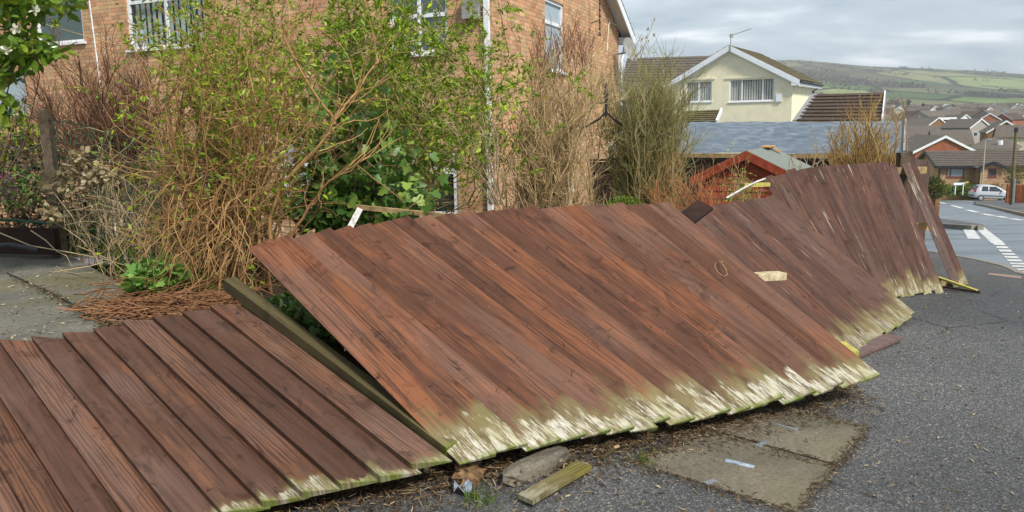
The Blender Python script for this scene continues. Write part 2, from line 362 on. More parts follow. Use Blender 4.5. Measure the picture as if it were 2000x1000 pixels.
def felt_roof():
    q = N('blue grey painted roof'); v = q.uv(); n1_ = q.noise(q.map(v, (.9, 2.6, 1)), 1.7, 6, .62, .5); n2_ = q.noise(q.map(v, (1, 3.5, 1)), 5, 4, .6)
    c = q.ramp(q.m('ADD', q.m('MULTIPLY', n1_, .65), q.m('MULTIPLY', n2_, .35)), (.36, (.08, .105, .14)), (.5, (.125, .16, .20)), (.70, (.31, .36, .40)))
    return q.done(c, q.ramp(n1_, (.3, .35), (.7, .6)), .4)
M['feltroof'] = felt_roof()
def asphalt():
    q = N('pavement asphalt'); v = q.obj(); st = q.vor(v, 125); col = q.vor(v, 125, out=1)
    sp = q.n('ShaderNodeSeparateColor'); q.l(col, sp.inputs[0])
    c = q.ramp(sp.outputs[0], (0, (.042, .043, .044)), (.62, (.092, .092, .092)), (.93, (.15, .145, .135)), (1, (.30, .27, .22)))
    sm = q.noise(v, .55, 5, .6); c = q.mix(1., c, q.ramp(sm, (.3, .72), (.7, 1.35)), 'MULTIPLY')
    ck = q.vor(v, .55, 'DISTANCE_TO_EDGE'); ckm = q.m('MULTIPLY', q.m('SUBTRACT', 1., q.ss(q.m('ADD', ck, q.m('MULTIPLY', q.m('SUBTRACT', q.noise(v, 14, 4), .5), .05)), .002, .010), clamp=True), q.ss(q.noise(v, .8, 2), .5, .6)); c = q.mix(q.m('MULTIPLY', ckm, .7), c, (.02, .018, .016))
    c = q.mix(1., c, q.ramp(q.noise(v, .22, 4, .5), (.35, .72), (.65, 1.25)), 'MULTIPLY')
    dirt = q.ss(q.noise(v, 2.6, 5, .65), .56, .72); c = q.mix(q.m('MULTIPLY', dirt, .35), c, (.075, .06, .042))
    q.bump(q.m('ADD', q.m('MULTIPLY', st, .8), q.m('MULTIPLY', q.noise(v, 260, 2), .5)), .007, .75)
    return q.done(c, q.ramp(q.m('ADD', q.m('MULTIPLY', sm, .6), q.m('MULTIPLY', sp.outputs[1], .4)), (.3, .42), (.7, .75)), .42)
M['asphalt'] = asphalt()
def road():
    q = N('wet road asphalt'); v = q.obj(); s_ = q.noise(q.map(v, (.25, .9, 1), rot=(0, 0, .5)), 1.2, 5, .6); f_ = q.noise(v, 60, 3)
    c = q.mix(1., q.ramp(s_, (.32, (.085, .105, .13)), (.6, (.19, .22, .255))), q.ramp(f_, (.3, .8), (.7, 1.2)), 'MULTIPLY')
    q.bump(f_, .004, .35)
    return q.done(c, q.ramp(s_, (.3, .22), (.62, .42)), .6)
M['road'] = road()
M['paint'] = plain('worn road paint', (.66, .67, .66), .6, .3, var=.4, sc=7)
def concrete(name, a, b, moss):
    q = N(name); v = q.obj(); n_ = q.noise(v, 1.4, 6, .62); f_ = q.noise(v, 60, 4, .6); sp = q.ss(q.vor(v, 38), .10, .16)
    c = q.ramp(n_, (.34, a), (.64, b)); c = q.mix(1., c, q.ramp(f_, (.3, .72), (.7, 1.28)), 'MULTIPLY')
    c = q.mix(q.m('MULTIPLY', q.ss(q.noise(q.map(v, loc=(7, 3, 0)), .9, 5, .6), .5, .66), moss), c, (.13, .115, .045))
    c = q.mix(q.m('MULTIPLY', q.m('SUBTRACT', 1., sp, clamp=True), .35), c, (.28, .25, .2))
    q.bump(q.m('ADD', f_, q.m('MULTIPLY', sp, .2)), .004, .6); return q.done(c, q.ramp(n_, (.3, .5), (.7, .85)), .35)
M['slab'] = concrete('slab concrete', (.10, .086, .062), (.185, .16, .115), .35)
M['patio'] = concrete('patio concrete', (.10, .098, .082), (.19, .18, .145), .8)
M['wallconc'] = concrete('old wall concrete', (.09, .08, .065), (.20, .17, .13), .4)
def soil():
    q = N('garden soil'); v = q.obj(); n_ = q.noise(v, 3, 6, .65); c = q.ramp(n_, (.3, (.022, .016, .010)), (.55, (.06, .042, .024)), (.75, (.075, .085, .025)))
    q.bump(q.noise(v, 30, 5), .05, .7); return q.done(c, .95, .1)
M['soil'] = soil()
def ground():
    """fields in the valley and on the hill: hedged patches of pasture, scrub and bracken"""
    q = N('valley fields'); v = q.n('ShaderNodeTexCoord').outputs['Object']
    wob = q.noise(q.map(v, (.004, .004, 0)), 1., 3, .5, col=True)
    va = q.n('ShaderNodeVectorMath', operation='MULTIPLY_ADD'); q.l(wob, va.inputs[0]); va.inputs[1].default_value = (70, 90, 0); q.l(v, va.inputs[2])
    p = q.map(va.outputs[0], (.0075, .0036, 0))
    cell = q.vor(p, 1., out=1); edge = q.vor(p, 1., 'DISTANCE_TO_EDGE')
    sp = q.n('ShaderNodeSeparateColor'); q.l(cell, sp.inputs[0])
    c = q.ramp(sp.outputs[0], (0, (.055, .090, .025)), (.22, (.12, .175, .045)), (.45, (.22, .26, .085)), (.66, (.21, .20, .09)), (.88, (.075, .09, .03)))
    c = q.mix(1., c, q.ramp(q.noise(q.map(v, (.02, .01, 0)), 1., 5, .6), (.3, .75), (.7, 1.25)), 'MULTIPLY')
    wood = q.ss(q.noise(q.map(v, (.0042, .0026, 0), (.3, .1, 0)), 1., 5, .62), .53, .60)
    c = q.mix(wood, c, (.024, .027, .016))
    c = q.mix(q.m('SUBTRACT', 1., q.ss(q.m('ADD', edge, q.m('MULTIPLY', q.noise(q.map(v, (.03, .02, 0)), 1., 3), .07)), .055, .085), clamp=True), c, (.020, .026, .013))
    sx = q.n('ShaderNodeSeparateXYZ'); q.l(v, sx.inputs[0])
    bk = q.m('MULTIPLY', q.m('SUBTRACT', 1., q.ss(q.m('ADD', sx.outputs[0], q.m('MULTIPLY', q.noise(q.map(v, (.006, .004, 0)), 1., 4), 400.)), 1050., 1230.), clamp=True), q.ss(sx.outputs[2], 55., 85.))
    c = q.mix(q.m('MULTIPLY', bk, .5), c, q.ramp(q.noise(q.map(v, (.006, .003, 0)), 1., 5, .6), (.35, (.075, .075, .025)), (.65, (.13, .078, .045))))
    return q.done(c, .95, .1)
M['ground'] = ground()
def twig_mat(name, a, b, moss=None):
    q = N(name); k = q.attr(); v = q.obj(); n_ = q.noise(v, 30, 3)
    c = q.mix(q.m('ADD', q.m('MULTIPLY', k[0], .75), q.m('MULTIPLY', n_, .25)), a, b)
    if moss: c = q.mix(q.m('MULTIPLY', k[1], .8), c, moss)
    return q.done(c, .8, .2)
def leaf_mat(name, a, b, c3, gloss=.35, trans=.3):
    q = N(name); k = q.attr(); c = q.ramp(k[0], (0, a), (.55, b), (1, c3))
    q.done(c, .5-.3*gloss, .25+.4*gloss)
    tr = q.n('ShaderNodeBsdfTranslucent'); q.l(q.mix(.5, c, (.25, .35, .03)), tr.inputs[0]); ms = q.n('ShaderNodeMixShader'); ms.inputs[0].default_value = trans
    q.l(q.b.outputs[0], ms.inputs[1]); q.l(tr.outputs[0], ms.inputs[2]); q.l(ms.outputs[0], q.out.inputs[0]); return q.mt
M['tw_orange'] = twig_mat('orange brown twigs', (.105, .045, .018), (.66, .40, .165))
M['tw_brown'] = twig_mat('red brown twigs', (0.1, 0.048, 0.03), (0.36, 0.195, 0.115))
M['tw_beige'] = twig_mat('beige twigs', (.26, .165, .07), (.74, .56, .30))
M['tw_dry'] = twig_mat('dry straw stems', (0.22, 0.14, 0.065), (0.66, 0.53, 0.33))
M['tw_green'] = twig_mat('green broom stems', (.20, .14, .06), (.60, .47, .25), (.16, .23, .05))
M['tw_red'] = twig_mat('red orange stems', (0.3, 0.095, 0.04), (0.62, 0.32, 0.145))
M['tw_gold'] = twig_mat('golden willow stems', (.22, .13, .04), (.56, .39, .15))
M['tw_dead'] = twig_mat('dead rusty stems', (0.12, 0.05, 0.026), (0.42, 0.22, 0.105))
M['bark'] = plain('dark bark', (.075, .055, .035), .9, .1, var=.5, sc=20)
M['lf_privet'] = leaf_mat('privet leaves', (.085, .17, .010), (.225, .36, .018), (.50, .56, .04))
M['lf_camellia'] = leaf_mat('camellia leaves', (.07, .155, .018), (.18, .30, .028), (.42, .48, .06), .8, .3)
M['lf_ivy'] = leaf_mat('ivy leaves', (.038, .10, .022), (.10, .20, .036), (.27, .38, .075), .3, .25)
M['lf_fresh'] = leaf_mat('fresh geranium leaves', (.09, .22, .04), (.19, .38, .08), (.34, .50, .13), .3, .3)
M['lf_shrub'] = leaf_mat('small evergreen leaves', (.05, .095, .014), (.12, .19, .022), (.21, .27, .03), .3, .2)
M['lf_dry'] = leaf_mat('dry papery bracts', (.22, .15, .075), (.46, .36, .22), (.62, .53, .38), .0, .3)
M['lf_white'] = leaf_mat('white petals', (.55, .55, .38), (.75, .74, .55), (.8, .8, .72), .1, .3)
M['lf_purple'] = leaf_mat('purple flowers', (.12, .02, .09), (.25, .05, .19), (.36, .12, .28), .1, .3)
M['lf_litter'] = leaf_mat('leaf litter', (.045, .026, .013), (.16, .095, .045), (.46, .36, .22), .1, .1)
M['lf_grass'] = leaf_mat('grass blades', (.05, .10, .01), (.13, .24, .02), (.22, .32, .05), .2, .3)
M['lf_hedge'] = leaf_mat('hedge leaves', (.03, .04, .01), (.075, .085, .018), (.15, .15, .035), .2, .2)
M['lf_far'] = leaf_mat('distant bare crown', (.05, .035, .022), (.10, .07, .045), (.15, .105, .07), 0, .1)
M['lf_conifer'] = leaf_mat('conifer needles', (.008, .018, .008), (.018, .036, .014), (.035, .06, .022), .1, .1)
M['wire'] = plain('green plastic wire', (.015, .075, .045), .4, .4)
M['greypost'] = plain('weathered grey post', (.13, .10, .07), .9, .1, var=.5, sc=14)
M['litterblue'] = plain('blue white plastic', (.34, .40, .48), .35, .5, var=.6, sc=40)
M['mossplank'] = board_mat('mossy plank', (.05, .035, .012), (.17, .12, .035), (.22, .2, .04), .9, .5, .3, (.12, .12, .02), .6, .3, .25, 1.)

# ------------------------------------------------------------------ vegetation engine (all numpy)
def unit(a): return a/np.maximum(np.linalg.norm(a, axis=-1, keepdims=True), 1e-9)
def rv(n, s=1.): return rng.normal(size=(n, 3))*s
def bez(a, b, K=8, bulge=.15, up=0., noise=.0):
    """stems from a to b, bowed sideways and wandering a little: (n,K+1,3)"""
    a = np.asarray(a, float); b = np.asarray(b, float); n = len(a); L = np.linalg.norm(b-a, axis=1)[:, None]
    c = a*.45+b*.55+rv(n)*L*bulge; c[:, 2] += up*L[:, 0]
    t = np.linspace(0, 1, K+1)[None, :, None]
    P = a[:, None]*(1-t)**2+2*c[:, None]*t*(1-t)+b[:, None]*t**2
    if noise: P = P+np.cumsum(rng.normal(size=P.shape), 1)*noise*L[:, None]*np.minimum(1, t*4)/math.sqrt(K)
    return P
def walk(s, d, L, K=4, wander=.25, trop=(0, 0, .1)):
    n = len(s); L = np.broadcast_to(L, n); P = np.empty((n, K+1, 3)); P[:, 0] = s; d = unit(d)
    for k in range(K):
        d = unit(d+rv(n, wander)+np.array(trop)); P[:, k+1] = P[:, k]+d*(L/K)[:, None]
    return P
def sprout(P, m, t0=.3, t1=1., mixd=1.2, out=None):
    """m starts per path with directions leaning off the parent"""
    n, K1, _ = P.shape; t = rng.uniform(t0, t1, (n, m))*(K1-1.001); i = t.astype(int); f = (t-i)[..., None]
    r_ = np.arange(n)[:, None]; a = P[r_, i]; b = P[r_, i+1]; s = (a*(1-f)+b*f).reshape(-1, 3); d = unit(unit((b-a).reshape(-1, 3))+rv(n*m, mixd*.55))
    return s, d
def tubes(groups, sides=3):
    """groups: (paths, r0, r1, tone, tone2) -> verts, quads, col"""
    VV = []; FF = []; CC = []; off = 0
    for P, ra, rb, tn, t2 in groups:
        n, K1, _ = P.shape
        T = np.empty_like(P); T[:, 1:-1] = P[:, 2:]-P[:, :-2]; T[:, 0] = P[:, 1]-P[:, 0]; T[:, -1] = P[:, -1]-P[:, -2]; T = unit(T)
        A = unit(np.cross(T, np.array((.32, .21, .1))+rv(n, .3)[:, None])); B = np.cross(T, A)
        ra_ = np.broadcast_to(ra, n)[:, None]; rb_ = np.broadcast_to(rb, n)[:, None]
        r_ = (ra_+(rb_-ra_)*np.linspace(0, 1, K1)[None])[..., None, None]
        q = np.arange(sides)*2*math.pi/sides
        V = P[:, :, None]+r_*(A[:, :, None]*np.cos(q)[None, None, :, None]+B[:, :, None]*np.sin(q)[None, None, :, None])
        idx = np.arange(n*K1*sides).reshape(n, K1, sides); a = idx[:, :-1]; b = idx[:, 1:]
        F = np.stack([a, np.roll(a, -1, 2), np.roll(b, -1, 2), b], -1).reshape(-1, 4)
        VV.append(V.reshape(-1, 3)); FF.append(F+off); off += n*K1*sides
        c = np.zeros((n, K1*sides, 3)); c[..., 0] = (np.clip(rng.normal(tn, .22, n), 0, 1))[:, None]
        c[..., 1] = np.clip(rng.normal(t2, .18, n), 0, 1)[:, None] if t2 else 0
        CC.append(c.reshape(-1, 3))
    return np.concatenate(VV), np.concatenate(FF), np.concatenate(CC)
LEAF = {  # (along, across) outlines, fan from the first point
    'lance': [(0, 0), (.28, .15), (.6, .15), (1, 0), (.6, -.15), (.28, -.15)],
    'oval': [(0, 0), (.22, .24), (.55, .28), (.85, .15), (1, 0), (.85, -.15), (.55, -.28), (.22, -.24)],
    'ivy': [(0, 0), (-.12, .3), (.12, .52), (.36, .30), (.62, .34), (1, 0), (.62, -.34), (.36, -.30), (.12, -.52), (-.12, -.3)],
    'lobed': [(0, 0), (.1, .42), (.32, .30), (.55, .55), (.66, .26), (1, .16), (.9, 0), (1, -.16), (.66, -.26), (.55, -.55), (.32, -.30), (.1, -.42)],
    'petal': [(0, 0), (.4, .32), (.9, .28), (1, 0), (.9, -.28), (.4, -.32)],
    'needle': [(0, .035), (.3, .10), (.7, .05), (1, -.08), (.7, -.03), (.3, .02)],
    'blade': [(0, .03), (.5, .022), (1, 0), (.5, -.022), (0, -.03)]}
def leaves(P, D, size, shape='lance', up=.8, fold=.25, tone=.5, tv=.22):
    n = len(P); out = np.array(LEAF[shape]); k = len(out); D = unit(D)
    nr = rv(n, .55); nr[:, 2] += up; S = unit(np.cross(nr, D)); Nn = np.cross(D, S); sz = np.broadcast_to(size, n)*rng.uniform(.65, 1.25, n)
    h = (np.abs(out[:, 1])*fold-(out[:, 0]**2)*.18)
    V = P[:, None]+sz[:, None, None]*(D[:, None]*out[None, :, 0, None]+S[:, None]*out[None, :, 1, None]+Nn[:, None]*h[None, :, None])
    i = np.arange(n)[:, None, None]*k; tri = np.array([(0, j, j+1) for j in range(1, k-1)])[None]
    c = np.zeros((n, k, 3)); c[..., 0] = np.clip(rng.normal(tone, tv, n), 0, 1)[:, None]
    return V.reshape(-1, 3), (i+tri).reshape(-1, 3), c.reshape(-1, 3)
def join(L):
    V = []; F = []; Cc = []; o = 0
    for v, f, c in L: V.append(v); F.append(f+o); Cc.append(c); o += len(v)
    return np.concatenate(V), np.concatenate(F), np.concatenate(Cc)
def ell(n, c, r, top=-1., shell=.0):
    """n random points in an ellipsoid (top: keep only points above that fraction of its height)"""
    out = np.empty((0, 3))
    while len(out) < n:
        p = rng.uniform(-1, 1, (n*3, 3)); d = np.linalg.norm(p, axis=1); p = p[(d < 1) & (d > shell) & (p[:, 2] > top)]; out = np.concatenate([out, p])
    return np.array(c)+out[:n]*np.array(r)
def env(pxs, pys, d, dd):
    """ellipsoid centre and radii for a picture rectangle at distance d, half depth dd"""
    a = at(pxs[0], pys[1], d); b = at(pxs[1], pys[0], d); c = (a+b)/2; return c, np.array([abs(b[0]-a[0])/2, dd, abs(b[2]-a[2])/2])
def base_pts(n, c, r, z):
    a = rng.uniform(0, 2*math.pi, n); q = np.sqrt(rng.uniform(0, 1, n)); return np.stack([c[0]+r[0]*q*np.cos(a), c[1]+r[1]*q*np.sin(a), np.full(n, z)], 1)

# ------------------------------------------------------------------ the setting: ground, pavement, road
def graded(lo, hi, step, far, k=1.13):
    a = list(np.arange(lo, hi+1e-6, step)); s = step
    while a[-1] < far: s *= k; a.append(a[-1]+s)
    return a
xs = graded(-12, 14, .25, 4200); s_ = .25; neg = []; x0 = -12
while x0 > -3500: s_ *= 1.15; x0 -= s_; neg.append(x0)
xs = np.array(neg[::-1]+xs); ys = np.array([-400, -60, -12]+graded(-4, 14, .25, 900, 1.10))
ys = np.concatenate([ys, np.arange(ys[-1]+25, 2700, 28), np.arange(2750, 4200, 180)])
SKX = np.array([-3000, 900, 1200, 1460, 1560, 1600, 1640, 1700, 1790, 1900, 1980, 2100, 2400, 3500]); SKY = np.array([170, 150, 136, 122, 120.5, 124, 130, 133.5, 136, 140.5, 147, 152, 160, 190])
X, Y = np.meshgrid(xs, ys)
D0 = 2350.
px_ = PX+FPX*X/np.maximum(Y, 50)
crest = 1.6+(245-.0175*(px_-1000)-np.interp(px_, SKX, SKY))/FPX*D0
t_ = np.clip((Y-930)/(D0-930), 0, 1); rise = t_**1.15*(1.25-.25*t_)
lump = np.sin(X*.0043+1.)*np.sin(Y*.0051)*9*np.sin(math.pi*t_)+np.sin(X*.011+Y*.004)*4*np.sin(math.pi*t_)
Z = terrain(X, Y); Z = np.where(Y > 930, 11.7+(crest-11.7)*rise+lump, Z); Z = np.where(Y > D0+200, Z-(Y-D0-200)*.08, Z)
nx, ny = len(xs), len(ys); idx = np.arange(nx*ny).reshape(ny, nx)
F = np.stack([idx[:-1, :-1], idx[:-1, 1:], idx[1:, 1:], idx[1:, :-1]], -1).reshape(-1, 4)
tag(np_mesh('ground', np.stack([X, Y, Z], -1).reshape(-1, 3), F, M['ground'], smooth=False), 'hedged fields, slopes and open ground of the valley', 'ground', kind='structure')
def hill_z(x, y):
    j = np.clip(np.searchsorted(xs, x)-1, 0, nx-2); i = np.clip(np.searchsorted(ys, y)-1, 0, ny-2)
    fx = (x-xs[j])/(xs[j+1]-xs[j]); fy = (y-ys[i])/(ys[i+1]-ys[i])
    return (Z[i, j]*(1-fx)+Z[i, j+1]*fx)*(1-fy)+(Z[i+1, j]*(1-fx)+Z[i+1, j+1]*fx)*fy

def sheet(name, poly, mat, dz, thick=0., label=None, cat=None, cuts=(5., 8.3, 80.), f=pav):
    """flat polygon (xy list) laid on the sloping ground; cut where the slope changes"""
    import bmesh
    bm = bmesh.new(); vs_ = [bm.verts.new((p[0], p[1], 0)) for p in poly]; bm.faces.new(vs_)
    for y in cuts: bmesh.ops.bisect_plane(bm, geom=bm.verts[:]+bm.edges[:]+bm.faces[:], plane_co=(0, y, 0), plane_no=(0, 1, 0))
    bmesh.ops.triangulate(bm, faces=bm.faces[:])
    if thick:
        r_ = bmesh.ops.extrude_face_region(bm, geom=bm.faces[:]); top = {v for v in r_['geom'] if isinstance(v, bmesh.types.BMVert)}
    else: top = set(bm.verts)
    for v in bm.verts: v.co.z = float(f(v.co.y))+dz-(0 if v in top else thick)
    bmesh.ops.recalc_face_normals(bm, faces=bm.faces[:])
    if not thick:
        for q in bm.faces:
            if q.normal.z < 0: q.normal_flip()
    me = bpy.data.meshes.new(name); bm.to_mesh(me); bm.free(); auto_uv(me); _finish(me, mat, False); o = link(name, me)
    return o
kerb = [hit(*p)[:2] for p in [(1805, 488), (1856, 496), (1912, 506), (1965, 518), (1985, 525), (2000, 533)]]
kl = [(-1.5, kerb[0][1]+.9), (3, kerb[0][1]+.5)]+[tuple(k) for k in kerb]+[(kerb[-1][0]+.1, 6.5), (kerb[-1][0]+.12, -4)]
pave = [(x, y) for x, y in FENCE[::-1]]+[(-9, -4)]
tag(sheet('pavement', [(-1.5+7.2, kerb[0][1]+.1)]+kl[2:]+[(-9, -4)]+[tuple(p) for p in FENCE], M['asphalt'], 0, .2), 'dark asphalt pavement beside the fallen fence', 'pavement', kind='structure')
far_l = [hit(*p)[:2] for p in [(1842, 374), (1870, 378.5), (1902, 383)]]
tag(sheet('road', kl[:-1]+[(kl[-1][0], -30), (70, -30), (110, 82), (60, 82), far_l[2]+np.array((6, 0)), far_l[2], far_l[1], far_l[0], (far_l[0][0]-12, far_l[0][1]+3), (-1.5, 60), (-20, 60), (-20, 14)], M['road'], -.112), 'wet bluish asphalt road going downhill', 'road', kind='structure')
def edge_strip(name, pts, wd, top, h, mat, side=1):
    mb = MB(); pts = [np.array(p[:2], float) for p in pts]
    for a, b in zip(pts[:-1], pts[1:]):
        L_ = np.linalg.norm(b-a); k = max(1, int(L_/.9))
        for i in range(k):
            p, q = a+(b-a)*i/k, a+(b-a)*(i+1-.012)/k; t = (q-p)/np.linalg.norm(q-p); n_ = np.array((-t[1], t[0]))*side*wd
            P4_ = [p, q, q+n_, p+n_]; lo = [(*x_, float(pav(x_[1]))+top-h) for x_ in P4_]; hi = [(*x_, float(pav(x_[1]))+top) for x_ in P4_]
            mb.hexa(lo+hi)
    return part(name, mb, mat)
tag(edge_strip('kerb', kl[2:-1], .085, .006, .2, M['kerbstone'], -1), 'pale kerb edging the near pavement', 'kerb', kind='structure')
isl = [hit(*p)[:2] for p in [(1790, 435.5), (1835, 437), (1875, 439), (1908, 441), (1920, 441), (1922, 438.5), (1903, 435), (1860, 429), (1831, 426), (1780, 420)]]
tag(sheet('far_pavement', isl, M['asphalt'], -.005, .1), 'pavement corner on the far side of the side road', 'pavement', kind='structure')
tag(edge_strip('far_kerb', isl[:5][::-1], .14, .012, .14, M['kerbstone'], 1), 'pale kerb of the far pavement corner', 'kerb', kind='structure')
rc = [hit(*p)[:2] for p in [(1903, 392), (1906, 396.5), (1932, 401), (1965, 408), (1993, 414), (2030, 421), (2080, 421), (2080, 397), (1960, 391.5)]]
tag(sheet('corner_pavement', rc, M['asphalt'], -.0, .12), 'pavement corner below the orange brown fence', 'pavement', kind='structure')
tag(edge_strip('corner_kerb', rc[1:6][::-1], .14, .012, .14, M['kerbstone'], 1), 'kerb round the fenced corner', 'kerb', kind='structure')
fp = [far_l[0]+np.array((-12, 3)), far_l[0], far_l[1], far_l[2], far_l[2]+np.array((8, -1)), far_l[2]+np.array((12, 4)), far_l[2]+np.array((0, 2.2)), far_l[1]+np.array((0, 2.2)), far_l[0]+np.array((-12, 5.5))]
tag(sheet('footway', fp, M['asphalt'], 0, .12), 'footway in front of the tan bungalow', 'pavement', kind='structure')
tag(edge_strip('footway_kerb', fp[0:5][::-1], .15, .012, .14, M['kerbstone'], 1), 'kerb of the footway by the bungalow', 'kerb', kind='structure')
# road markings: real paint lying on the road
def mark(a, b, wd, cuts, name, out):
    a = np.array(hit(*a, -.112)[:2]); b = np.array(hit(*b, -.112)[:2]); t = (b-a)/np.linalg.norm(b-a); n_ = np.array((-t[1], t[0]))*wd/2
    for i in range(cuts):
        p, q = a+(b-a)*i/cuts, a+(b-a)*(i+(.62 if cuts > 1 else 1))/cuts
        out.add([(*(x_), float(pav(x_[1]))-.106) for x_ in (p-n_, q-n_, q+n_, p+n_)], [(0, 1, 2, 3)])
mk_ = MB()
for a, b in [((1827, 393), (1848, 398)), ((1859, 401), (1880, 407)), ((1889, 410), (1910, 415)), ((1919, 417.5), (1940, 421.5)), ((1947, 422), (1965, 425.5)), ((1975, 427), (1996, 430.5))]: mark(a, b, .26, 1, '', mk_)
tag(part('road_markings', mk_, M['paint']), 'dashed white centre line on the wet road', 'road markings', kind='structure')
mk_ = MB(); gw = [(1913, 444), (1924, 454), (1937, 465), (1950, 476), (1968, 495), (1986, 514), (2001, 531), (2030, 560)]
for i, (a, b) in enumerate(zip(gw[:-1], gw[1:])): mark(a, b, .22 if i < 3 else .18, 1 if i < 3 else 3, '', mk_)
mark((1889, 444), (1903, 467), .24, 1, '', mk_)
tag(part('give_way_markings', mk_, M['paint']), 'white give way lines across the side road mouth', 'road markings', kind='structure')
mk_ = MB(); mark((1841, 379), (1903, 394), .3, 14, '', mk_)
tag(part('junction_markings', mk_, M['paint']), 'dotted white line across the far road mouth', 'road markings', kind='structure')
# garden: soil, patio
gx = np.arange(-14, 5.36, .22); gy = np.arange(-1, 22, .22); GX, GY_ = np.meshgrid(gx, gy); GZ_ = garden(GX, GY_)+.006+.02*np.sin(GX*5+GY_*3)*np.sin(GY_*7)
idx = np.arange(GX.size).reshape(GX.shape); F = np.stack([idx[:-1, :-1], idx[:-1, 1:], idx[1:, 1:], idx[1:, :-1]], -1).reshape(-1, 4)
ctr = GX[:-1, :-1].ravel()+.11, GY_[:-1, :-1].ravel()+.11; F = F[(ctr[1] > fence_y(ctr[0])+.1)]
tag(np_mesh('garden_soil', np.stack([GX, GY_, GZ_], -1).reshape(-1, 3), F, M['soil'], smooth=True), 'bare soil and moss of the garden', 'soil', kind='structure')
def patio(name, px, z, label):
    P = [atz(x, y, z) for x, y in px]; return tag(part(name, MB().prism([p-(0, 0, .16) for p in P], (0, 0, .16)), M['patio']), label, 'patio slab', kind='structure')
ZP = .47
patio('patio', [(-340, 610), (10, 534), (100, 575), (212, 636), (205, 655), (60, 678), (0, 690), (-500, 800)], ZP, 'grey concrete patio slab nearest the fence')
patio('patio', [(-340, 606), (14, 531), (104, 572), (216, 632), (290, 628), (262, 570), (128, 493), (-20, 487), (-400, 490)], ZP+.004, 'mossy concrete patio slab at the back')

# ------------------------------------------------------------------ the collapsed fence
def board_mesh(name, b, t, wv, nrm, wd, ov, flip, mat, parent, seg=7, bow=.0, thick=(.005, .014), lift=.007, r=None, b1=None, t1=None, jb=None):
    """one feather-edge board: b,t its left edge foot and head, wv unit vector to the right; b1,t1 its right edge where the board is cut askew"""
    r = rng.uniform(size=2) if r is None else r
    b = np.array(b, float); t = np.array(t, float); L_ = np.linalg.norm(t-b); V = []; UV = []; CV = []
    wb = wv*wd if b1 is None else np.array(b1, float)-b; wt = wv*wd if t1 is None else np.array(t1, float)-t
    jb, jt = (0, 0) if parent is None else (rng.normal(0, .007), rng.normal(0, .005)); tw = 0 if parent is None else rng.normal(0, .003); bow = rng.normal(0, .0035) if parent is not None else 0
    for k in range(seg+1):
        f_ = k/seg; p = b+(t-b)*(f_+(jb/L_)*(1-f_)+(jt/L_)*f_)+nrm*bow*math.sin(math.pi*f_); wk = wb+(wt-wb)*f_; wl = np.linalg.norm(wk); wu = wk/wl
        e = (lift, 0.) if flip else (0., lift); th = (thick[1], thick[0]) if flip else (thick[0], thick[1])
        xl, xr = (0., wl+ov) if flip else (-ov, wl); sk = float((wu@unit(t-b)))
        for (x_, z0, tt) in ((xl, e[0]+tw*f_, th[0]), (xr, e[1]-tw*f_, th[1])):
            V += [p+wu*x_+nrm*z0, p+wu*x_+nrm*(z0+tt)]; UV += [(x_, f_*L_+x_*sk), (x_, f_*L_+x_*sk)]; CV += [(f_, *r)]*2
    F_ = []
    for k in range(seg):
        o = 4*k; F_ += [(o+1, o+3, o+7, o+5), (o, o+4, o+6, o+2), (o, o+1, o+5, o+4), (o+2, o+6, o+7, o+3)]
    o = 4*seg; F_ += [(0, 2, 3, 1), (o, o+1, o+3, o+2)]
    me = bpy.data.meshes.new(name); off = root_loc(parent) if parent is not None else np.zeros(3)
    me.from_pydata([tuple(v-off) for v in V], [], F_); me.update()
    li = [me.loops[i].vertex_index for i in range(len(me.loops))]; me.uv_layers.new(name='UVMap').data.foreach_set('uv', np.array([UV[i] for i in li], np.float32).ravel())
    a = me.color_attributes.new('col', 'FLOAT_COLOR', 'POINT'); a.data.foreach_set('color', np.array([(*c, 1) for c in CV], np.float32).ravel())
    _finish(me, mat, False); return link(name, me, parent)
def panel(label, Bs, Ts, mat, flip=False, ov=.02, rails=(.17, .5, .83), grp='fallen fence panels', jig=.0, **kw):
    """Bs, Ts: n+1 edge points along foot and head"""
    n = len(Bs)-1; Bs = np.array(Bs, float); Ts = np.array(Ts, float)
    root = thing('fallen_fence', label, 'fence panel', Bs.mean(0), group=grp)
    for i in range(n):
        wb = Bs[i+1]-Bs[i]; wt = Ts[i+1]-Ts[i]; L_ = Ts[i]-Bs[i]; wm_ = (wb+wt)/2; wv = unit(wm_-L_*(wm_@L_)/(L_@L_)); nrm = unit(np.cross(wv, L_)); nrm = nrm if nrm[2] > 0 else -nrm
        wd = max(.05, float((wm_@wv)))
        sl = rng.normal(0, jig); up = unit(L_)
        board_mesh('board', Bs[i]+up*sl, Ts[i]+up*sl*.6, wv, nrm, wd, ov, flip, mat, root, b1=Bs[i+1]+up*sl, t1=Ts[i+1]+up*sl*.6, **kw)
    for q in rails:
        Q = Bs+(Ts-Bs)*q; nr = unit(np.cross(Bs[-1]-Bs[0], Ts[0]-Bs[0])); nr = nr if nr[2] > 0 else -nr; d_ = unit(np.cross(nr, Bs[-1]-Bs[0])); V_ = []; k_ = len(Q)
        for p in Q-nr*.012: V_ += [p+d_*.04, p-d_*.04, p-nr*.05]
        part('rail', MB().add(V_, [(3*i_+a_, 3*i_+(a_+1) % 3, 3*i_+3+(a_+1) % 3, 3*i_+3+a_) for i_ in range(k_-1) for a_ in range(3)]+[(0, 1, 2), (3*k_-1, 3*k_-2, 3*k_-3)]), M['rail_wood'], root)
    return root
def lin(a, b, n): return [np.array(a)+(np.array(b)-np.array(a))*i/n for i in range(n+1)]
